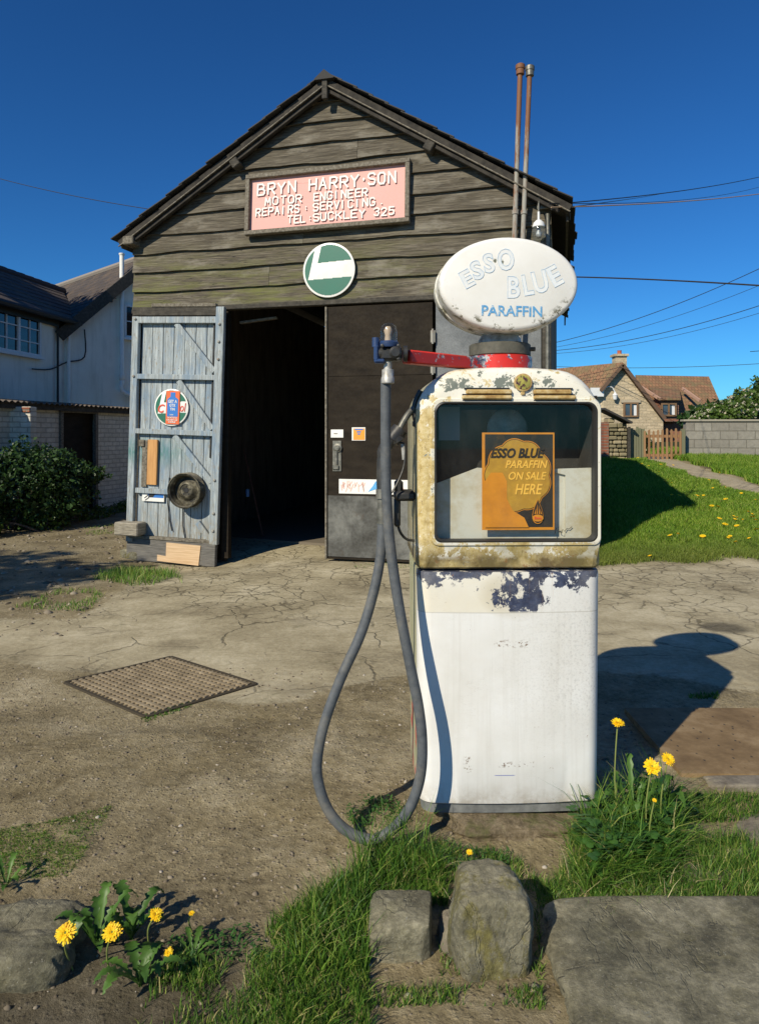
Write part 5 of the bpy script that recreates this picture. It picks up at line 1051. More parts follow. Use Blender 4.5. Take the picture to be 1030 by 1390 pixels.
# positions from the zoomed crop: scale 5.15, origin (590,320)
for ch, zx, zy, ang, hgt, wdt in (('E', 228, 300, -28, 125, 78), ('S', 297, 240, -20, 135, 80), ('S', 380, 190, -8, 140, 78), ('O', 500, 165, -2, 155, 118), ('B', 556, 358, 3, 155, 90), ('L', 655, 340, 12, 150, 72), ('U', 742, 318, 18, 160, 105), ('E', 845, 275, 34, 150, 80)):
    s0 = 1 / 5.15 / 388; px, py = 590 + zx / 5.15, 320 + zy / 5.15; gx, gz = g_at(px, py); a = math.radians(-ang if zx < 520 else ang)
    a = math.radians({228: 28, 297: 22, 380: 10, 500: 2, 556: 0, 655: 10, 742: 14, 845: 28}[zx])
    W_, H_ = wdt * s0, hgt * s0
    for (mbx, outl, yy_) in ((mo, .009, yF - .0002), (mf, 0, yF + .0008)):
        T = text(ch, 1, ext=.02, off=.03, outline=outl)
        xx0 = min(v.x for v in T[0]); xx1 = max(v.x for v in T[0]); zz0 = min(v.z for v in T[0]); zz1 = max(v.z for v in T[0])
        for v in T[0]: v.x = (v.x - (xx0 + xx1) / 2) * W_ / (xx1 - xx0); v.z = (v.z - (zz0 + zz1) / 2) * H_ / (zz1 - zz0); v.y *= .003 if not outl else .01
        putext(mbx, T, (gx, yy_, gz), a)
mf.build('ghost_lettering', lbl0, gs); mo.build('outline_lettering', lbl, gs)
mb = MB(); T = text('PARAFFIN', 1, w=425 / 5.15 / 388, h=74 / 5.15 / 388, ext=.02, off=.018)
for v in T[0]: v.y *= .004
gx, gz = g_at(590 + 330 / 5.15, 320 + 558 / 5.15); putext(mb, T, (gx, yF, gz), math.radians(-1.0)); mb.build('small_lettering', lbl2, gs)
# fitting with sight glass
fc = Vector((.027 - PX, 2.28 - PY, 1.663 - PZ0))
mb = MB(); mb.box(fc + Vector((.008, 0, -.004)), (.07, .05, .04), bev=.008); mb.lathe([(0, -.04), (.022, -.04), (.022, .04), (0, .04)], fc + Vector((.0, 0, 0)), 20, Matrix.Rotation(pi / 2, 3, 'Y')); mb.lathe([(0, 0), (.018, 0), (.02, .01), (.013, .016), (0, .016)], fc + Vector((.02, -.024, .0)), 16, MX)
for dx, dz in ((-.022, .022), (.030, .022), (.03, -.02)): mb.lathe([(0, 0), (.006, 0), (.006, .008), (0, .01)], fc + Vector((dx, -.026, dz)), 6, MX)
mb.lathe([(0, 0), (.026, 0), (.026, .012), (0, .012)], fc + Vector((.048, 0, 0)), 18, Matrix.Rotation(pi / 2, 3, 'Y')); mb.build('swivel_joint', darkmetal, pump, 35)
mb = MB(); mb.lathe([(.0, .020), (.030, .020), (.032, .026), (.032, .036), (.028, .040), (0, .04)], fc, 24); mb.box(fc + Vector((-.040, -.006, .0)), (.018, .04, .055), bev=.007); mb.box(fc + Vector((-.030, -.01, -.026)), (.035, .035, .014), bev=.005); mb.lathe([(0, 0), (.012, 0), (.012, .03), (0, .03)], fc + Vector((-.042, -.01, .02)), 12); mb.build('blue_clamp', bluem, pump, 35)
mb = MB(); mb.lathe([(.027, .040), (.027, .075), (.024, .088), (.015, .097), (0, .100)], fc, 28); mb.build('sight_glass', lampglass, pump, 60)
mb = MB(); mb.lathe([(0, .040), (.012, .041), (.010, .06), (.014, .075), (.008, .088), (0, .089)], fc + Vector((-.002, 0, 0)), 14); mb.build('sight_float', mat('amber_float', col=(.55, .38, .22), rough=.4), pump, 60)
mb = MB(); mb.lathe([(.014, -.050), (.019, -.052), (.019, -.075), (.021, -.078), (.021, -.095), (.018, -.098), (.014, -.098)], fc + Vector((-.003, 0, 0)), 18); mb.lathe([(.013, -.02), (.013, -.052)], fc + Vector((-.003, 0, 0)), 14); mb.build('hose_coupling', steel, pump, 35)
# hose
hp_ = [(523.5, 514, 2.28), (523.5, 600, 2.28), (524.5, 670, 2.278), (529.5, 740, 2.272), (541, 820, 2.264), (556, 900, 2.256), (568, 960, 2.25), (573, 1010, 2.247), (570, 1056, 2.245), (556, 1097, 2.243), (534, 1125, 2.242), (505, 1140, 2.243), (472, 1129, 2.25), (446, 1101, 2.258), (432, 1062, 2.268), (431, 1028, 2.278), (441, 980, 2.292), (463, 920, 2.31), (490, 860, 2.33), (508, 800, 2.35), (517, 750, 2.365), (519, 706, 2.375)]
pinv = pump.matrix_basis.inverted() if False else Matrix.LocRotScale(pump.location, pump.rotation_euler, None).inverted()
def spline(P, n=8):
    P = [Vector(p) for p in P]; out = []
    for i in range(len(P) - 1):
        p0 = P[max(i - 1, 0)]; p1 = P[i]; p2 = P[i + 1]; p3 = P[min(i + 2, len(P) - 1)]
        for k in range(n):
            t = k / n; out.append(.5 * ((2 * p1) + (p2 - p0) * t + (2 * p0 - 5 * p1 + 4 * p2 - p3) * t * t + (3 * p1 - p0 - 3 * p2 + p3) * t ** 3))
    return out + [P[-1]]
hw_ = [at(*p) for p in hp_]
def L_(v): return pinv @ Vector(v)
mb = MB(); mb.tube([L_(v) for v in spline(hw_, 7)], .0170, 20); mb.build('hose', hosem, pump, 60)
# nozzle
Pn = lambda px, py, Z: L_(at(px, py, Z))
mb = MB(); mb.tube([Pn(519, 711, 2.375), Pn(518.5, 690, 2.377)], .0195, 16); mb.tube([Pn(518.5, 690, 2.377), Pn(518.5, 676, 2.378)], .016, 16); mb.tube([Pn(518.5, 677, 2.378), Pn(518.5, 664, 2.38)], .021, 16); mb.build('nozzle_coupling', greym, pump, 40)
mb = MB(); mb.tube(spline([Pn(518.5, 666, 2.38), Pn(518, 640, 2.385), Pn(520, 615, 2.39), Pn(528, 600, 2.40), Pn(538, 588, 2.41)], 5), [.018] * 10 + [.022] * 11, 16); mb.tube([Pn(531, 598, 2.405), Pn(543, 583, 2.415)], .029, 16); mb.tube([Pn(540, 600, 2.41), Pn(534, 590, 2.41)], .03, 12); mb.build('nozzle_body', darkmetal, pump, 50)
mb = MB(); mb.tube(spline([Pn(541, 585, 2.415), Pn(547, 573, 2.42), Pn(555, 561, 2.43), Pn(567, 549, 2.45)], 5), .011, 14); mb.build('nozzle_spout', greym, pump, 50)
mb = MB(); mb.tube(spline([Pn(541, 601, 2.40), Pn(549, 603, 2.40), Pn(550, 618, 2.40), Pn(546, 640, 2.395), Pn(532, 668, 2.385), Pn(520, 672, 2.38)], 5), .0035, 8); mb.build('trigger_guard', darkmetal, pump)
mb = MB(); mb.prism([Pn(544, 601, 2.40), Pn(551, 604, 2.40), Pn(548, 624, 2.40), Pn(546, 624, 2.40)], (0, .008, 0)); mb.build('trigger', steel, pump)
mb = MB(); mb.box(Pn(549, 672, 2.46), (.075, .10, .035), bev=.01); mb.box(Pn(541, 660, 2.45), (.03, .05, .05), bev=.01); mb.box(Pn(539, 695, 2.44), (.022, .04, .10), bev=.006); mb.tube(spline([Pn(539, 708, 2.44), Pn(543, 722, 2.44), Pn(552, 732, 2.45), Pn(566, 734, 2.46)], 4), .005, 8); mb.tube(spline([Pn(563, 670, 2.43), Pn(566, 676, 2.41), Pn(567, 690, 2.42), Pn(567, 740, 2.43)], 4), .004, 8); mb.build('nozzle_holder', darkmetal, pump, 40)
mb = MB(); mb.tube(spline([Pn(571, 530, 2.44), Pn(564, 545, 2.44), Pn(562, 560, 2.44), Pn(566, 576, 2.44)], 4), .010, 10); mb.box(Pn(564, 575, 2.45), (.02, .05, .022), bev=.004); mb.build('spout_hook', darkmetal, pump, 40)
# plinth
def plinth():
    mb = MB(); n = 40; mb2 = []
    pl = lambda z, g: [Vector((x * 1.0, y, z)) for x, y in []]
    return mb
pc = at(692, 1000, 2.62)
groundrock = mat('earthy_concrete', lambda N: dict(col=N.mix(N.rg(N.noise(N.co('World'), 5, 6, .7), .5, .62), N.ramp(N.noise(N.co('World'), 22, 8, .75), [(.34, (.09, .07, .04)), (.5, (.20, .16, .10)), (.66, (.33, .27, .18))]), (.11, .12, .04)), rough=.95, spec=.2, bump=N.noise(N.co('World'), 26, 8, .75), bs=1, bd=.02))
rock('pump_plinth', 'rough concrete plinth under the fuel pump', (PX + .02, 2.60, .050), (.68, .64, .15), 77, groundrock, cat='plinth', e=.45, amp=.10)

# ================================================================ YARD OBJECTS
# drain cover
dc = [gp(88, 928), gp(232, 893), gp(348, 930), gp(198, 975)]; cz = .012
drain = thing('manhole_cover', 'rusty square gridded metal cover set in the yard on the left', 'manhole cover', (0, 0, 0)); zc = .004
iron = mat('brown_rusted_iron', lambda N: dict(col=N.ramp(N.noise(N.co(), 9, 6, .7), [(.35, (.16, .125, .075)), (.55, (.27, .215, .135)), (.7, (.36, .30, .20))]), rough=.8, bump=N.noise(N.co(), 60, 4), bs=.2, bd=.002))
irond = mat('dark_brown_iron', col=(.045, .035, .02), rough=.95)  # even dark brown for the plate between the bars and the frame
def Q(u, v, z): p = dc[0] * (1 - u) * (1 - v) + dc[1] * u * (1 - v) + dc[2] * u * v + dc[3] * (1 - u) * v; return Vector((p.x, p.y, zc + z))
mb = MB(); mb.prism([Q(0, 0, -.04), Q(1, 0, -.04), Q(1, 1, -.04), Q(0, 1, -.04)], (0, 0, .036)); mb.build('cover_plate', irond, drain)
mb = MB()
nu, nv = 17, 22
for i in range(1, nu): u = i / nu; mb.bar(Q(u, .02, .003), Q(u, .98, .003), .016, .012)
for j in range(1, nv): v = j / nv; mb.bar(Q(.02, v, .001), Q(.98, v, .001), .011, .010)
mb.build('tread_bars', iron, drain)
mb = MB()
for a, b in (((0, 0), (1, 0)), ((1, 0), (1, 1)), ((1, 1), (0, 1)), ((0, 1), (0, 0))): mb.bar(Q(*a, -.002), Q(*b, -.002), .022, .018, bev=.003)
mb.build('cover_frame', irond, drain)
# steel plate on the right
pl = thing('steel_plate', 'large rust brown steel plate lying on the yard right of the pump', 'steel plate', (0, 0, 0)); zz = .075
a = gp(925, 1050, zz); b = gp(1130, 1052, zz); c = gp(1130, 957, zz); d = Vector((1.20, c.y, zz))
mb = MB(); mb.prism([(a.x, a.y, zz - .03), (b.x, b.y, zz - .03), (c.x, c.y, zz - .045), (d.x, d.y, zz - .045)], (0, 0, .03))
plm = mat('rust_plate', lambda N: dict(col=N.mix(N.rg(N.vor(N.mp(N.co(), (1, .6, 1)), 28), .16, .09), N.ramp(N.noise(N.co(), 5, 7, .7), [(.36, (.13, .082, .034)), (.52, (.21, .14, .065)), (.66, (.30, .215, .115))]), (.035, .028, .02)), rough=.85, bump=N.noise(N.co(), 40, 5), bs=.3, bd=.004)); mb.build('plate', plm, pl)
mb = MB(); mb.box(((a.x + b.x) / 2, a.y - .035, zz - .05), (b.x - a.x, .06, .07), bev=.004); mb.build('edge_angle', iron, pl)
rock('kerb_block', 'grey concrete kerb block in front of the rusty steel plate', (1.62, 2.66, .05), (.75, .10, .085), 12, conc, cat='kerb', e=.2, amp=.03)
rock('kerb_block', 'low concrete lump half sunk at the right edge near the grass strip', (1.42, 2.36, .055), (.42, .20, .07), 13, conc, cat='kerb', e=.5, amp=.08)
# kerb stones
def stonepx(name, lab, x0, x1, ytop, zb, yf, dpt, seed, e=.4, amp=.08, ztop=None, tilt=(0, 0), rz=0., m=rockm, cat='stone'):
    """front face at depth yf"""
    Xc = ((x0 + x1) / 2 - CX) / F * yf; w = (x1 - x0) / F * yf; zt = EYE - (ytop - HY) / F * (yf + dpt * .75); H = zt - zb
    return rock(name, lab, (Xc, yf + dpt / 2, (zt + zb) / 2), (w, dpt, H), seed, m, rz, cat, e, amp, tilt)
stonepx('kerb_stone', 'squared grey stone left of the concrete rubble at the bottom edge', 500, 598, 1214, -.02, 1.76, .15, 41, .28, .05, m=rockp)
stonepx('rubble_stone', 'rough gritty concrete rubble squeezed between the two large stones', 597, 646, 1236, -.04, 1.78, .11, 42, .5, .13, m=conc)
stonepx('boulder', 'largest rounded boulder with yellow lichen and a crack under the pump', 613, 728, 1172, -.04, 1.70, .22, 43, .5, .09, rz=.1)
rock('kerb_slab', 'long flat grey kerb slab at the lower right edge', (1.07, 1.72, .045), (1.28, .50, .13), 44, rockp, 0, 'stone', .16, .035)
stonepx('kerb_stone', 'dark layered rock half buried in the lower left corner', -150, 74, 1232, -.10, 1.66, .26, 45, .35, .12, m=rockp)
rock('sunken_stone', 'small flat stone sunk in the soil right of the clover tuft', (.98, 2.10, .07), (.16, .10, .05), 48, cat='stone', e=.6, amp=.1)

# ---------------------------------------------------------------- dandelions
DG = 'dandelions in flower in the foreground'
def head_mesh(r=.019, seed=1):
    rr_ = random.Random(seed); mb = MB()
    for ring, (n, l0, up) in enumerate(((34, 1.0, .02), (30, .88, .28), (24, .66, .6), (16, .42, 1.0))):
        for k in range(n):
            a = 2 * pi * k / n + rr_.uniform(-.12, .12) + ring * .15; l = r * l0 * rr_.uniform(.74, 1.12); w = r * .085; mb.val = rr_.random(); u = up + rr_.uniform(-.12, .12)
            d = Vector((math.cos(a), math.sin(a), 0)); sd = Vector((-math.sin(a), math.cos(a), 0)); z0_ = r * .22
            p0 = d * r * .08 + Vector((0, 0, z0_)); p1 = d * l * math.cos(u) * .6 + Vector((0, 0, z0_ + l * .6 * math.sin(u))); p2 = d * l * math.cos(u * .8) + Vector((0, 0, z0_ + l * math.sin(u * .8)))
            mb.q([p0 - sd * w * .5, p0 + sd * w * .5, p1 + sd * w, p1 - sd * w, p2 + sd * w * .8, p2 - sd * w * .8], [(0, 1, 2, 3), (3, 2, 4, 5)])
    return mb
def dandelion(px, py, Z, label, r=.019, tilt=(.25, 0), stem_foot=None, seed=1, name='dandelion'):
    top = at(px, py, Z); fx, fy = stem_foot if stem_foot else (top.x + .02, top.y + .02); fz = tz(fx, fy)
    t = thing(name, label, 'flower', (fx, fy, fz), 0, DG); v = top - Vector((fx, fy, fz))
    sp = spline([(0, 0, -.01), v * .5 + Vector((-.012, 0, .006)), v], 5); mb = MB(); mb.tube(sp, .0022, 7); mb.build('stem', stemm, t, 60)
    h = head_mesh(r, seed).build('flower_head', petal, t); h.location = v; h.rotation_mode = 'ZXY'; h.rotation_euler = (tilt[0], tilt[1], seed)
    mb = MB(); mb.lathe([(.002, -.004), (r * .28, .0), (r * .30, r * .3), (0, r * .3)], v, 12); mb.build('calyx', stemm, t, 60); return t
def dleaf(L, W_, seed, curl=.5):
    rr_ = random.Random(seed); n = 16; c = []; l = []; rgt = []
    for i in range(n + 1):
        t = i / n; z = math.sin(t * 2.2) * L * curl; y = L * t * (1 - .25 * curl * t); e = W_ * (math.sin(pi * min(1, t * .93 + .03)) ** .9) * (.35 + .65 * t); tooth = .55 if i % 2 else 1.0
        c.append(Vector((0, y, z))); l.append(Vector((-e * tooth, y - (0 if i % 2 else W_ * .25), z + e * .35))); rgt.append(Vector((e * tooth, y - (0 if i % 2 else W_ * .25), z + e * .35)))
    return c, l, rgt
def rosette(name, px, py, z, n, L, W_, seed, label, arc=(0, 2 * pi), up=.6, m=dandleaf):
    p = gp(px, py, z); t = thing(name, label, 'plant', (p.x, p.y, tz(p.x, p.y))); rr_ = random.Random(seed)
    for k in range(n):
        a = arc[0] + (arc[1] - arc[0]) * (k + rr_.uniform(-.3, .3)) / n; Lk = L * rr_.uniform(.65, 1.15); c, l, r_2 = dleaf(Lk, W_ * rr_.uniform(.8, 1.2), seed + k, up * rr_.uniform(.7, 1.3)); M = Matrix.Rotation(a, 3, 'Z')
        V = []; Fc = []
        for i in range(len(c)): V += [M @ l[i], M @ c[i], M @ r_2[i]]
        for i in range(len(c) - 1): Fc += [(3 * i, 3 * i + 1, 3 * i + 4, 3 * i + 3), (3 * i + 1, 3 * i + 2, 3 * i + 5, 3 * i + 4)]
        npmesh('leaf', V, Fc, m, t, attr=dict(v=np.array([rr_.random()] * 0 + list(np.clip(rr_.random() + .25 * np.tile([0, -.9, 0], len(c)), 0, 1)))), smooth=True)
    return t
DG = 'dandelions in flower in the foreground'
rosette('dandelion_plant', 132, 1300, .05, 12, .125, .020, 5, 'broad toothed leaf rosette between the two lower left dandelion flowers', up=.75)
rosette('dandelion_plant', 178, 1285, .05, 9, .115, .026, 15, 'pale green leaf rosette right of the dandelion pair at the lower left', up=.8)
rosette('dandelion_plant', 262, 1312, .05, 9, .08, .012, 25, 'small dark weed rosette at the lower left centre', up=.5)
rosette('dandelion_plant', 8, 1215, .05, 7, .09, .014, 35, 'dark leaf rosette behind the rock in the lower left corner', up=.6)
rosette('dandelion_plant', 190, 1350, .05, 9, .12, .024, 65, 'leaf rosette lowest in the frame below the dandelion pair', up=.6)
rosette('dandelion_plant', 895, 1125, .07, 9, .15, .022, 45, 'broad dandelion leaves beside the tall grass tuft', up=.9)
rosette('dandelion_plant', 860, 1140, .07, 8, .17, .020, 55, 'upright dandelion leaves in the middle of the tall grass tuft', up=1.1)
dandelion(90, 1268, 1.66, 'fully open dandelion, leftmost of the lower left pair', .024, (.7, .1), (-.76, 1.74), 1)
dandelion(153, 1267, 1.66, 'fully open dandelion just right of the leftmost one, above the toothed leaves', .022, (.7, .15), (-.66, 1.72), 2)
dandelion(211, 1243, 1.76, 'small dandelion flower beyond the pale leaf rosette at lower left', .017, (.5, .3), (-.59, 1.80), 3)
dandelion(229, 1294, 1.74, 'half closed dandelion near the bottom edge left of the grass', .012, (.5, 0), (-.52, 1.74), 4)
dandelion(260, 1241, 1.84, 'tiny closed yellow bud on a thin stem over the weed rosette', .008, (.2, 0), (-.49, 1.86), 5)
dandelion(838, 983, 2.30, 'tallest dandelion standing on a long stem against the pump shadow', .021, (.3, 0), (.795, 2.32), 6)
dandelion(884, 1042, 2.20, 'large open dandelion in the grass tuft right of the pump', .027, (.75, 0), (.86, 2.24), 7)
dandelion(906, 1032, 2.24, 'dandelion just behind and right of the large one by the pump', .022, (.6, .2), (.92, 2.28), 8)
dandelion(637, 1158, 2.14, 'tiny yellow flower on the soil behind the lichened boulder', .010, (.5, 0), (.28, 2.16), 9)
dandelion(888, 1087, 2.14, 'small orange bud low in the grass tuft', .007, (.5, 0), (.85, 2.18), 10)
# clover in the tuft
cp = scatter([(775, 1150), (800, 1110), (890, 1085), (925, 1130), (900, 1190), (810, 1205)], 520, 77); V = []; Fc = []; vv = []
for (x, y, z) in cp:
    h = random.uniform(.03, .12); rd = random.uniform(.008, .014); rx_ = random.uniform(-.5, .3)
    v0 = random.random(); x += random.uniform(-.01, .01)
    for k in range(3):
        a = k * 2.094 + random.random(); c = Vector((x + rd * math.cos(a), y + rd * math.sin(a), z + h)); b0 = len(V)
        for j in range(7): b = 2 * pi * j / 7; V.append((c.x + rd * math.cos(b), c.y + rd * math.sin(b), c.z + rd * math.sin(b) * rx_ - .2 * rd)); vv.append(v0)
        V.append((c.x, c.y, c.z)); vv.append(v0); Fc += [(b0 + j, b0 + (j + 1) % 7, b0 + 7) for j in range(7)]
tag(npmesh('clover', V, Fc, clover, attr=dict(v=vv)), 'round clover leaves crowded in the tall tuft by the pump', 'clover', kind='stuff')
# white-ish weed leaves inside the hose loop
cp = scatter([(466, 1108), (488, 1086), (530, 1086), (555, 1110), (545, 1130), (490, 1128)], 520, 78, clump=.3); V = []; Fc = []; vv = []
for (x, y, z) in list(cp) + list(scatter([(560, 1150), (690, 1160), (690, 1185), (600, 1190)], 500, 79)) + list(scatter([(230, 1290), (340, 1270), (370, 1320), (230, 1320)], 350, 80, z=.05)):
    h = random.uniform(.004, .03); rd = random.uniform(.004, .010); a = random.uniform(0, 6.28); d = Vector((math.cos(a), math.sin(a), random.uniform(0, .8))) * rd; s_ = Vector((-math.sin(a), math.cos(a), 0)) * rd * .4; c = Vector((x, y, z + h)); b0 = len(V)
    V += [tuple(c - d), tuple(c + s_), tuple(c + d), tuple(c - s_)]; vv += [random.random()] * 4; Fc.append((b0, b0 + 1, b0 + 2, b0 + 3))
tag(npmesh('weeds', V, Fc, clover, attr=dict(v=vv)), 'small leafy weeds on the soil around the hose loop', 'weeds', kind='stuff')
patch('dry_grass', [([(380, 1300), (480, 1190), (600, 1170), (600, 1210), (500, 1240), (490, 1320)], 130, .03, .10, .003, 0), ([(760, 1220), (800, 1130), (910, 1100), (960, 1200), (900, 1250)], 170, .03, .12, .003, 0)], 'dry straw coloured blades caught in the green foreground grass', m=mat('dry_straw', lambda N: dict(col=N.ramp(N.att('v'), [(0, (.30, .24, .12)), (1, (.55, .47, .28))]), rough=.7)), seed=14, lean=2.0)
# lawn dandelions (individual small flowers)
dots = [(975, 641), (905, 633), (893, 640), (912, 671), (921, 672), (945, 672), (961, 651), (968, 662), (983, 661), (985, 677), (1006, 669), (1027, 678), (955, 672), (966, 686), (973, 687), (994, 700), (996, 704), (1002, 702), (1010, 705), (1014, 694), (1022, 701), (1026, 705), (975, 703), (983, 711), (1001, 713), (1018, 730), (1000, 735), (987, 729), (991, 727), (984, 710), (954, 727), (919, 724), (911, 726), (884, 754), (866, 621), (826, 625), (836, 627), (871, 629), (880, 632), (905, 650), (962, 620), (1019, 697), (897, 630), (913, 631), (1028, 718), (910, 655)]
proto = None; rd_ = random.Random(5)
def lawnhit(px, py):
    lo = 7.0
    for i in range(600):
        Z = 7.3 + i * .03; p = at(px, py, Z); g = tz(p.x, p.y) + .06
        if p.z < g: return p, Z
    return at(px, py, 20), 20
for i, (px, py) in enumerate(dots):
    p, Z = lawnhit(px, py)
    if proto is None:
        proto = thing('lawn_dandelion', 'x', 'flower', (p.x, p.y, p.z - .05)); mb = MB(); mb.tube([(0, 0, -.04), (0, 0, .045)], .003, 5); mb.build('stem', stemm, proto)
        hd = MB(); 
        for k in range(12): a = 2 * pi * k / 12; hd.val = rd_.random(); d = Vector((math.cos(a), math.sin(a), 0)); s_ = Vector((-math.sin(a), math.cos(a), 0)); hd.q([Vector((0, 0, .045)), d * .026 + s_ * .007 + Vector((0, 0, .052)), d * .026 - s_ * .007 + Vector((0, 0, .052))], [(0, 1, 2)])
        hd.lathe([(.014, .046), (.012, .056), (0, .060)], n=8); hd.build('flower_head', petal, proto); o = proto
    else: o = copy_tree(proto)
    o.location = (p.x, p.y, p.z - .05); s_ = rd_.uniform(.7, 1.25) * (1.0 if Z > 10 else .95); o.scale = (s_ * 1.25, s_ * 1.25, 1); o.rotation_euler = (.35, 0, rd_.uniform(0, 6))
    o['group'] = 'dandelions dotted over the lawn bank'; o['label'] = 'one of the small yellow dandelions dotted over the green lawn bank'

# ================================================================ LEFT HOUSE
house = thing('white_cottage', 'shaded white rendered cottage with slate roof left of the garage', 'house', (-6.74, 15, 0)); hO = Vector((-6.74, 15, 0))
g = Vector((.682, .732, 0)); e_ = Vector((-.732, .682, 0)); GW = 3.62; AP = 5.50; EV = 3.78
wdir = Vector((-.1407, -.99, 0)); wn_ = Vector((.99, -.1407, 0))
mb = MB(); A0 = Vector((0, 0, 0)); mb.prism([A0, g * GW, g * GW + Vector((0, 0, EV)), g * GW / 2 + Vector((0, 0, AP)), Vector((0, 0, EV))], e_ * 5); mb.build('gable_wall', renderm, house)
mb = MB(); B0 = wdir * 5.5; mb.prism([Vector((0, 0, 0)), B0, B0 - wn_ * 3.4, -wn_ * 3.4 - wdir * 1.5], (0, 0, 3.93)); mb.build('wing_wall', renderm, house)
def roofpoly(mb, pts, th=.10): mb.prism([Vector(p) for p in pts], (0, 0, th))
ridgeA = g * GW / 2 + Vector((0, 0, AP)) - e_ * .25; ridgeB = ridgeA + e_ * 5.3; ov = .22; sl2 = (AP - EV) / (GW / 2)
eL = -g * ov + Vector((0, 0, EV - ov * sl2)) - e_ * .25; eR = g * (GW + ov) + Vector((0, 0, EV - ov * sl2)) - e_ * .25
rf = None
slb = mat('cottage_slate', lambda N: dict(col=N.mix(N.rg(N.noise(N.co(), 2.5, 7, .75), .45, .62), (.06, .050, .046), (.12, .088, .062)), rough=.85, bump=N.noise(N.co(), 9, 6, .7), bs=.5, bd=.03))
mb = MB(); 
def courses(mb, rA, rB, eA, eB, n, th=.03):
    for i in range(n):
        t0, t1 = i / n, (i + 1) / n + .02; mb.val = random.random(); o = Vector((0, 0, .02))
        a, b, c, d = rA.lerp(eA, t0), rB.lerp(eB, t0), rB.lerp(eB, t1) + o, rA.lerp(eA, t1) + o; mb.prism([a, b, c, d], (0, 0, th))
courses(mb, ridgeA, ridgeB, eL, eL + e_ * 5.3, 16); courses(mb, ridgeA, ridgeB, eR, eR + e_ * 5.3, 16); rf = mb.build('roof', slb, house)
mb = MB(); mb.tube([ridgeA + Vector((0, 0, .05)), ridgeB + Vector((0, 0, .05))], .08, 8); mb.build('ridge_tiles', mat('pale_ridge', col=(.25, .22, .19), rough=.8), rf)
mb = MB(); mb.bar(ridgeA + Vector((0, 0, -.12)), eL + Vector((0, 0, -.10)), .05, .24); mb.bar(ridgeA + Vector((0, 0, -.12)), eR + Vector((0, 0, -.10)), .05, .24); mb.build('barge_board', trim, house)
wR = -wn_ * 1.7; mb = MB(); ra = wR - wdir * 2.6 + Vector((0, 0, 5.0)); rb = wR + wdir * 5.7 + Vector((0, 0, 5.0)); ea = wn_ * .22 - wdir * .15 + Vector((0, 0, 3.82)); eb = wn_ * .22 + wdir * 5.7 + Vector((0, 0, 3.82))
ea2 = -wn_ * 3.62 - wdir * 2.6 + Vector((0, 0, 3.82)); eb2 = -wn_ * 3.62 + wdir * 5.7 + Vector((0, 0, 3.82)); courses(mb, ra, rb, ea, eb, 8, .05); courses(mb, ra, rb, ea2, eb2, 8, .05); rf2 = mb.build('roof', slb, house)
mb = MB()
for k in range(26): p0 = ra.lerp(rb, k / 26); p1 = ra.lerp(rb, (k + .96) / 26); mb.tube([p0 + Vector((0, 0, .05)), p1 + Vector((0, 0, .05))], [.105, .09], 8)
mb.build('ridge_tiles', mat('dark_ridge', col=(.05, .045, .045), rough=.8), rf2)
mb = MB(); mb.tube([ea + wn_ * .05 + Vector((0, 0, -.02)), eb + wn_ * .05 + Vector((0, 0, -.02))], .06, 8); mb.box(wn_ * .06 + wdir * 2.75 + Vector((0, 0, 3.76)), (.03, 5.6, .2), Matrix.Rotation(math.atan2(-wdir.x, wdir.y) * 1, 3, 'Z')); mb.build('gutter', lid, house)
# wing window: between pixel x -40..52, y 415..480 on the wing wall
def wing_pt(px):
    k = (px - CX) / F; A_ = hO; s_ = (k * A_.y - A_.x) / (wdir.x - k * wdir.y); return s_
s0_ = wing_pt(53); s1_ = s0_ + 4 * (wing_pt(23) - s0_); zt_, zb_ = 3.66, 2.96
def wwindow(par, o, d, nrm, w, zb, zt, cols, rows, mull=(), fr=.05):
    f = MB(); zc_ = (zb + zt) / 2
    def B(a, b, zz0, zz1, dep=.05, off=.03): c = o + d * (a + b) / 2 + nrm * off + Vector((0, 0, (zz0 + zz1) / 2)); f.box(c, (abs(b - a), dep, zz1 - zz0), Matrix.Rotation(math.atan2(d.y, d.x), 3, 'Z'))
    B(0, w, zb, zb + fr); B(0, w, zt - fr, zt); B(0, fr, zb + fr, zt - fr); B(w - fr, w, zb + fr, zt - fr)
    for m_ in mull: B(m_ * w - fr * .6, m_ * w + fr * .6, zb + fr, zt - fr, .052)
    for i in range(1, cols): B(w * i / cols - .011, w * i / cols + .011, zb + fr, zt - fr, .03, .025)
    for i in range(1, rows): z = zb + (zt - zb) * i / rows; B(fr, w - fr, z - .011, z + .011, .028, .025)
    B(-.04, w + .04, zb - .05, zb, .12, .05)
    fo = f.build('window', whitep, par)
    p = MB(); c = o + d * w / 2 + nrm * .012 + Vector((0, 0, zc_)); p.box(c, (w - .02, .01, zt - zb - .02), Matrix.Rotation(math.atan2(d.y, d.x), 3, 'Z')); p.build('pane', dkglass, fo); return fo
wwindow(house, wdir * s0_, wdir, wn_, s1_ - s0_, zb_, 3.76, 8, 3, (.25, .5, .75))
gn = Vector((.732, -.682, 0)); wwindow(house, g * 1.32, g, gn, .95, 3.62, 4.38, 2, 2)
mb = MB(); q = g * 1.222 + gn * .12; mb.tube([q + Vector((0, 0, 5.45)), q + Vector((0, 0, 2.55))], .05, 12); mb.lathe([(.05, 5.45), (.065, 5.47), (.065, 5.5), (.03, 5.51)], q, 12); mb.tube(spline([q + Vector((0, 0, 2.6)), q + Vector((0, 0, 2.4)), q + g * .35 + Vector((0, 0, 2.25)), q + g * .9 + Vector((0, 0, 2.2))], 4), .05, 12); mb.lathe([(.06, 2.75), (.07, 2.76), (.07, 2.65), (.06, 2.64)], q, 12); mb.build('soil_pipe', whitee, house, 50)
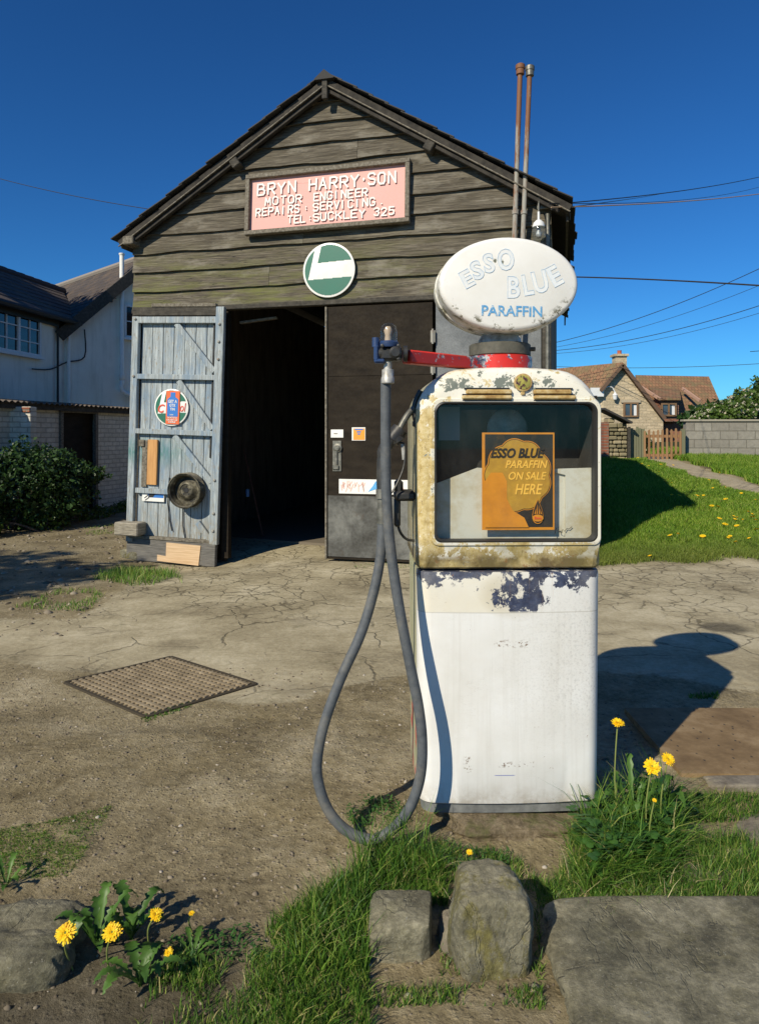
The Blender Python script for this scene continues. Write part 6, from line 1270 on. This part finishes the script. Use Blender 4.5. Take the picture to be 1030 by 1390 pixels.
mb = MB(); q = gn * .08 + g * .04; mb.tube([q + Vector((0, 0, 3.7)), q + Vector((0, 0, 2.0))], .04, 10); mb.build('downpipe', whitee, house, 50)
mb = MB(); q = wn_ * .06 + wdir * .35; mb.tube([q + Vector((0, 0, 3.8)), q + Vector((0, 0, 2.0))], .025, 8); mb.tube(spline([gn * .05 + g * .4 + Vector((0, 0, 3.7)), gn * .05 + g * .4 + Vector((0, 0, 3.1)), gn * .08 + Vector((0, 0, 2.95)), wn_ * .06 + wdir * .6 + Vector((0, 0, 2.75)), wn_ * .06 + wdir * 1.2 + Vector((0, 0, 2.7))], 4), .014, 6); mb.build('downpipe', lid, house)
q = g * .95 + gn * .1 + Vector((0, 0, 4.45)); mb = MB(); mb.box(q, (.08, .15, .16), bev=.01); mb.tube([q, q + Vector((.18, -.1, -.02))], .01, 6); mb.build('cable_anchor', darkmetal, house)
# outbuilding
F0 = Vector((-6.45, 9.2, 0)); F1 = Vector((-5.02, 14.5, 0)); fd = (F1 - F0).normalized(); fn = Vector((fd.y, -fd.x, 0)); FL = (F1 - F0).length
shed = thing('lean_to', 'low whitewashed brick lean-to with corrugated roof in front of the cottage', 'outbuilding', F0, math.atan2(fd.y, fd.x))
def along(px): k = (px - CX) / F; return (k * F0.y - F0.x) / (fd.x - k * fd.y)
d0, d1 = along(80), along(131)
mb = MB(); H_ = 1.9
mb.box((d0 / 2, .11, H_ / 2 - .1), (d0, .22, H_ + .2)); mb.box(((d1 + FL) / 2, .11, H_ / 2 - .1), (FL - d1, .22, H_ + .2)); mb.box(((d0 + d1) / 2, .11, H_ - .03), (d1 - d0, .218, .06)); mb.box((FL - .11, .9, H_ / 2 - .1), (.22, 1.4, H_ + .2)); mb.build('wall', whbrick, shed)
mb = MB(); mb.box(((d0 + d1) / 2, .10, .9), (d1 - d0, .04, 1.9)); mb.build('door', black, shed)  # black sheet stands in for the shade of the open doorway
mb = MB(); mb.box((d0 + .035, -.01, .9), (.07, .06, 1.86)); mb.box((d1 - .035, -.01, .9), (.07, .06, 1.86)); mb.box(((d0 + d1) / 2, -.012, H_ - .07), (d1 - d0, .06, .07)); mb.build('door_frame', frame_w, shed)
mb = MB(); n = 180; lo = []
for k in range(n): x = -.1 + (FL + .3) * k / (n - 1); w = .018 * math.sin(k * 1.6); lo.append([Vector((x, -.14, H_ + .02 + w)), Vector((x, 1.5, H_ + .14 + w)), Vector((x, 1.5, H_ + .152 + w)), Vector((x, -.14, H_ + .032 + w))])
mb.loft(lo); mb.build('roof', corrm, shed)
mb = MB(); mb.box((FL / 2, -.06, H_ - .035), (FL + .1, .05, .09)); mb.build('eaves_board', trim, shed)

pier = thing('brick_pier', 'whitewashed brick wall end with a few bare bricks above the dark bush', 'wall', (-5.86, 11.2, 0))
mb = MB(); mb.box((0, .1, .9), (.56, .2, 1.9), bev=.01); mb.build('brickwork', whbrick, pier); mb = MB(); mb.box((.21, -.012, 1.80), (.13, .03, .08), bev=.004); mb.build('bare_bricks', brickw, pier)
# bush left
def shrub(name, label, base, blobs, n, size, m, seed, stems=8, cat='shrub', blos=0):
    t = thing(name, label, cat, base); mb = MB(); rr_ = random.Random(seed)
    for k in range(stems):
        b = blobs[k % len(blobs)]; tgt = Vector(b[0]) + Vector([rr_.uniform(-.5, .5) * b[1][i] for i in range(3)]); mb.tube(spline([(rr_.uniform(-.1, .1), rr_.uniform(-.1, .1), -.05), tgt * .5 + Vector((rr_.uniform(-.1, .1), rr_.uniform(-.1, .1), .05)), tgt], 3), [.02, .018, .016, .012, .009, .006, .004], 6)
    mb.build('stems', bark, t); leafcloud('foliage', blobs, n, size, m, t, seed)
    if blos: leafcloud('blossom', blobs, blos, size * .9, blossom, t, seed + 1, shell=.9, aspect=.9)
    return t
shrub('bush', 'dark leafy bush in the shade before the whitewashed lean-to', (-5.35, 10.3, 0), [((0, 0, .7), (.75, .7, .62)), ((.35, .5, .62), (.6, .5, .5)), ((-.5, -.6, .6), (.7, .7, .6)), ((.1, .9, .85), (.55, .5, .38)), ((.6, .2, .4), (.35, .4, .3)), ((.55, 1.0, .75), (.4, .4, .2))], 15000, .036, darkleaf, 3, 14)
shrub('bush', 'low green weeds growing along the foot of the lean-to wall', (-4.9, 10.2, 0), [((-.1, .3, .1), (.35, .5, .18)), ((.1, 1.6, .08), (.25, .6, .12)), ((.25, 2.8, .08), (.2, .7, .12)), ((-.6, -.8, .12), (.4, .5, .2))], 2500, .035, midleaf, 4, 6)
# trees beyond the left edge, they shade the cottage and the lane
def tree(name, label, loc, h, crown, n, size, seed, m=midleaf):
    t = thing(name, label, 'tree', loc); rr_ = random.Random(seed); mb = MB(); mb.tube(spline([(0, 0, -.2), (.1, .05, h * .3), (-.05, .1, h * .6), (0, 0, h * .85)], 5), [.22 * (1 - k / 16 * .75) for k in range(16)], 10)
    for b in crown:
        c = Vector(b[0]); s_ = Vector((0, 0, h * rr_.uniform(.35, .6))); mb.tube(spline([s_, s_.lerp(c, .5) + Vector((0, 0, .2)), c], 4), [.09 - .009 * k for k in range(9)], 7)
    mb.build('trunk', bark, t, 60); leafcloud('crown', crown, n, size, m, t, seed, shell=.2); return t
def crownof(seed, R, z, k): 
    rr_ = random.Random(seed); return [((rr_.uniform(-.6, .6) * R, rr_.uniform(-.6, .6) * R, z + rr_.uniform(-.45, .55) * R), (R * rr_.uniform(.35, .6),) * 2 + (R * rr_.uniform(.3, .5),)) for _ in range(k)]
tree('tree', 'large leafy tree beyond the left edge that shades the cottage', (-11.6, 10.2, 0), 9, crownof(1, 2.6, 7.6, 12), 10000, .16, 1)
tree('tree', 'smaller leafy tree beyond the left edge whose shade falls on the lane', (-7.9, 1.6, 0), 5, crownof(2, 1.5, 4.1, 9), 5000, .10, 2)

# ================================================================ RIGHT SIDE: cottage, walls, fence, hedge
D = 40.0
cot = thing('stone_cottage', 'distant stone cottage with brown tiled roof and small chimney', 'house', (14.5, D, .6)); cO = Vector((14.5, D, .6))
def cp_(px, py, Z): return at(px, py, Z) - cO
base = .6
mb = MB(); mb.prism([cp_(819, 640, D), cp_(900, 640, D), cp_(900, 564, D), cp_(845, 497, D), cp_(819, 527, D)], (-3.6, 4.8, 0)); mb.build('gable_wall', stonew, cot)
ap = cp_(845, 494.5, D - .3); le = cp_(815, 530, D - .3); re = cp_(902, 568, D - .3); bk = Vector((-3.9, 5.2, 0))
mb = MB(); mb.prism([ap, le, le + bk, ap + bk], (0, 0, .12)); mb.prism([ap, re, re + Vector((0, 5.2, 0)), ap + bk + Vector((2, 0, 0))], (0, 0, .12)); rfc = mb.build('roof', tiler, cot)
mb = MB(); mb.bar(ap + Vector((0, -.05, -.02)), le + Vector((0, -.05, -.02)), .06, .18); mb.bar(ap + Vector((0, -.05, -.02)), re + Vector((0, -.05, -.02)), .06, .2); mb.build('barge_board', mat('brown_barge', col=(.13, .08, .05), rough=.8), cot)
c_ = cp_(840.5, 490, D + 1.0); mb = MB(); mb.box(c_ + Vector((0, 0, -.2)), (.66, .6, .95)); mb.box(c_ + Vector((0, 0, .32)), (.84, .78, .14)); ch = mb.build('chimney', stonew, rfc)
mb = MB(); mb.lathe([(.13, .38), (.12, .58), (.14, .62), (.10, .62)], c_, 12); mb.build('chimney_pot', mat('terracotta', col=(.40, .10, .05), rough=.7), ch)
oakp = mat('brown_window_frame', col=(.20, .12, .06), rough=.7)
def cwin(px0, px1, py0, py1, Z):
    a = cp_(px0, py1, Z); b = cp_(px1, py0, Z); f = MB(); w = b.x - a.x; h = b.z - a.z; c = (a + b) / 2; t_ = .09
    f.box((c.x, c.y, a.z + t_ / 2), (w, .1, t_)); f.box((c.x, c.y, b.z - t_ / 2), (w, .1, t_)); 
    for x in (a.x + t_ / 2, c.x, b.x - t_ / 2): f.box((x, c.y, c.z), (t_, .1, h - 2 * t_))
    fo = f.build('window', oakp, cot); p = MB(); p.box((c.x, c.y + .03, c.z), (w - .1, .02, h - .1)); p.build('pane', mat('sky_pane', col=(.06, .09, .12), rough=.08, spec=.8), fo)
    k = MB(); k.box((b.x - w * .2, c.y + .005, c.z - h * .05), (w * .18, .01, h * .7)); k.build('curtain', whitep, fo)
cwin(846, 866, 546, 566, D - .06)
mb = MB(); mb.box(cp_(856, 544.5, D - .05), (1.1, .08, .16)); mb.build('lintel', mat('pale_stone', col=(.42, .36, .26), rough=.9), cot)
# wing
mb = MB(); mb.prism([cp_(895, 640, D + 1), cp_(940, 640, D + 1), cp_(940, 563, D + 1), cp_(895, 563, D + 1)], (0, 4, 0)); mb.build('wing_wall', brickw, cot)
mb = MB(); mb.prism([cp_(862, 511, D + 4), cp_(962, 513, D + 4), cp_(985, 566, D + .7), cp_(880, 566, D + .7)], (0, 0, .1)); mb.build('roof', tiler, cot)
mb = MB(); mb.prism([cp_(896, 572, D + .4), cp_(921, 572, D + .4), cp_(921, 541, D + .4), cp_(896, 541, D + .4)], (0, 2.5, 0)); dm = mb.build('dormer', brickw, cot)
mb = MB(); mb.prism([cp_(893, 543, D + .1), cp_(924, 543, D + .1), cp_(922, 530, D + 2.6), cp_(880, 528, D + 2.6)], (0, 0, .12)); mb.build('dormer_roof', tiler, dm)
cwin(897, 918, 547, 565, D + .3)
vbm = mat('pale_verge', col=(.45, .28, .20), rough=.8)
mb = MB(); mb.bar(cp_(870, 525, D + 2), cp_(896, 542, D + .1), .1, .16); mb.build('verge_board', vbm, cot)
mb = MB(); mb.bar(cp_(926, 527, D + 2), cp_(950, 544, D + .1), .1, .16); mb.build('verge_board', vbm, cot)
lt = thing('lantern', 'small white lantern on a curved arm at the cottage corner', 'lamp', at(828, 535, D - .2)); mb = MB(); mb.tube(spline([(-.4, 0, .1), (-.25, 0, .38), (.1, 0, .4), (.28, 0, .1)], 5), .03, 6); mb.build('arm', whitep, lt); mb = MB(); mb.lathe([(.03, .12), (.16, -.05), (.14, -.1), (.1, -.3), (0, -.32)], (.28, 0, 0), 12); mb.build('lamp_shade', whitep, lt); mb = MB(); mb.box((-.75, 0, .12), (.75, .1, .5)); mb.build('wall_box', whitep, lt)

# dry stone shed end with sloping cap
Zs = 18.2; sh = thing('stone_pier', 'rough dry stone wall end with sloping slate cap beside the wooden fence', 'wall', at(835, 625, Zs)); so_ = sh.location.copy()
def sp_(px, py, Z=Zs): return at(px, py, Z) - so_
rrr = random.Random(4); mb = MB(); z = -.12; zt_l = sp_(822, 566).z; zt_r = sp_(850, 578).z
rowy = z
while rowy < zt_l:
    h = rrr.uniform(.08, .14); x = sp_(824, 600).x
    xe_ = sp_(850, 600).x
    while x < xe_ - .02:
        w = min(rrr.uniform(.12, .26), xe_ - x); topz = zt_l + (zt_r - zt_l) * (x - sp_(824, 600).x) / (xe_ - sp_(824, 600).x)
        if rowy + h < topz + .04: mb.val = rrr.random(); mb.box((x + w / 2, .12 + rrr.uniform(-.03, .02), rowy + h / 2), (w - .014, .4, h - .014), Matrix.Rotation(rrr.uniform(-.05, .05), 3, 'Y'), bev=.022)
        x += w
    rowy += h
mb.build('stones', mat('field_stone', lambda N: dict(col=N.mix(N.att('v'), (.16, .14, .075), (.33, .28, .17)), rough=.9, bump=N.noise(N.co(), 12, 6), bs=.5, bd=.03)), sh)
mb = MB(); mb.box(((sp_(824, 600).x + sp_(850, 600).x) / 2, .22, (zt_r - .1) / 2 - .05), (xe_ - sp_(824, 600).x - .04, .3, zt_r + .1)); mb.build('core', lid, sh)
mb = MB(); mb.bar(sp_(815, 555), sp_(853, 574), .6, .05); mb.build('cap', slm, sh)
mb = MB(); mb.box((sp_(821, 600).x, .1, .42), (.12, .42, 1.15)); mb.build('brick_quoin', brickw, sh)
mb = MB(); mb.box((xe_ + .035, .1, .36), (.07, .44, 1.0)); mb.build('timber_post', trim, sh)
# fence
Zf = 18.3; fo_ = at(890, 628, Zf); fence = thing('picket_fence', 'brown and grey wooden picket fence between stone pier and block wall', 'fence', fo_)
def fp(px, py): return at(px, py, Zf) - fo_
greenw = mat('greyed_green_wood', col=(.17, .17, .10), rough=.85); brw = mat('brown_stained_wood', lambda N: dict(col=N.mix(N.att('v'), (.24, .12, .05), (.33, .19, .09)), rough=.8))
mb = MB()
for i in range(5): px = 854 + i * 3.6; a = fp(px, 627); b = fp(px, 579 + (i % 3) * 2); mb.box((a.x, .0, (a.z + b.z) / 2), (.058, .025, b.z - a.z))
mb.build('grey_pickets', greenw, fence)
mb = MB(); pxs = np.linspace(875, 923.5, 9)
for i, px in enumerate(pxs):
    a = fp(px, 629 if 1 < i < 7 else 626); b = fp(px, 586 - (i % 2) * 1.5 - (2 if 3 < i < 8 else 0)); mb.val = rrr.random(); mb.prism([(a.x - .026, 0, a.z), (a.x + .026, 0, a.z), (a.x + .026, 0, b.z), (a.x, 0, b.z + .03), (a.x - .026, 0, b.z)], (0, .022, 0))
mb.build('brown_pickets', brw, fence)
mb = MB(); 
for py in (592, 618): a, b = fp(852, py), fp(926, py); mb.box(((a.x + b.x) / 2, .04, a.z), (b.x - a.x, .035, .07))
mb.build('rails', brw, fence)
mb = MB(); 
for px in (852, 873, 928): a = fp(px, 632); b = fp(px, 582); mb = MB(); mb.box((a.x, .06, (a.z + b.z) / 2), (.09, .09, b.z - a.z)); mb.build('post', greenw, fence)
# block wall
Zb = 18.6; w0 = at(931, 640, Zb); wall = thing('block_wall', 'grey concrete block wall with flat coping on the grass bank', 'wall', (w0.x, w0.y, EYE - (572 - HY) / F * Zb - 1.15))
mb = MB(); mb.box((4, .1, .35), (8, .2, 1.6)); mb.build('blockwork', blockw, wall); mb = MB(); mb.box((3.98, .1, 1.175), (8.1, .28, .055), bev=.01); mb.build('coping', mat('coping_concrete', col=(.34, .31, .24), rough=.9), wall)
wall.rotation_euler = (0, 0, math.radians(-3))
# garden plants seen through the fence, hedge behind wall
shrub('garden_plant', 'green garden plants with flowers behind the picket fence', (7.2, 20.4, .85), [((0, 0, .3), (.35, .3, .3)), ((.6, .2, .25), (.3, .3, .28)), ((.3, -.1, .5), (.25, .2, .2))], 1400, .05, midleaf, 8, 5, blos=160)
shrub('flowering_shrub', 'white blossomed shrub behind the left end of the block wall', (9.6, 21, 1.2), [((.1, .0, .62), (.45, .4, .25)), ((.5, .2, .80), (.55, .5, .35)), ((1.1, 0, .85), (.6, .6, .40))], 6000, .06, midleaf, 9, 8, blos=380)
shrub('flowering_shrub', 'darker green bush with white blossom behind the block wall at the right edge', (12.0, 21.5, 1.2), [((-.6, 0, 1.1), (.8, .6, .6)), ((.4, .2, 1.4), (.9, .7, .8)), ((1.5, 0, 1.2), (.9, .6, .9)), ((.2, -.2, .7), (1.2, .4, .5))], 11000, .065, midleaf, 10, 8, blos=330)
shrub('hedge', 'dark green hedge closing the garden beyond the cottage', (17, 34, 1.0), [((-1, 0, 1.1), (1.5, 1, .9)), ((1.5, 0, 1.2), (1.6, 1, 1.0)), ((4, 0, 1.5), (1.8, 1, 1.2)), ((6.5, 0, 1.4), (1.8, 1, 1.2))], 7000, .16, darkleaf, 11, 8, cat='hedge')
rng2 = random.Random(9)

# ================================================================ CABLES
def cable(px0, py0, Z0, px1, py1, Z1, r, sag, label, m=lid):
    a = at(px0, py0, Z0); b = at(px1, py1, Z1); pts = [a.lerp(b, k / 24) - Vector((0, 0, sag * 4 * (k / 24) * (1 - k / 24))) for k in range(25)]
    mb = MB(); mb.tube(pts, r * .75, 6); return tag(mb.build('overhead_cable', m), label, 'cable', 'overhead cables')
rz_ = 6.9
pale_c = mat('pale_cable', col=(.35, .24, .15), rough=.6)
cable(745, 277, rz_, 1090, 224, 14, .008, .10, 'dark cable from the verge, topmost at the right edge')
cable(745, 275, rz_, 1090, 232, 16, .005, .22, 'thin cable just below the topmost one at the right edge')
cable(748, 281, rz_, 1090, 254, 12, .009, .06, 'pale brown cable third from the top, from the garage verge', pale_c)
cable(748, 284, rz_, 900, 262, 30, .009, .02, 'short thin cable crossing below the pale cable near the verge')
cable(745, 375, 6.6, 1100, 392, 4.6, .0085, -.015, 'thick dark cable leaving from behind the globe to the right edge')
cable(748, 466, 40, 1120, 320, 30, .022, .5, 'upper wire of the rising pair over the cottage')
cable(748, 472, 40, 1120, 348, 30, .014, .5, 'lower wire of the rising pair over the cottage')
cable(748, 476, 40, 1120, 383, 30, .022, .5, 'upper wire of the lower pair above the cottage chimney')
cable(748, 480, 40, 1120, 395, 30, .014, .5, 'lower wire of the lower pair above the cottage chimney')
cable(748, 497, 45, 1120, 487, 36, .02, .25, 'level wire passing behind the cottage chimney')
cable(-60, 225, 10, 200, 283, 8.6, .006, .05, 'single thin cable crossing the sky left of the gable')
cable(1018, 477, 30, 1120, 470, 30, .02, 0, 'short wire end at the right edge above the shrubs')
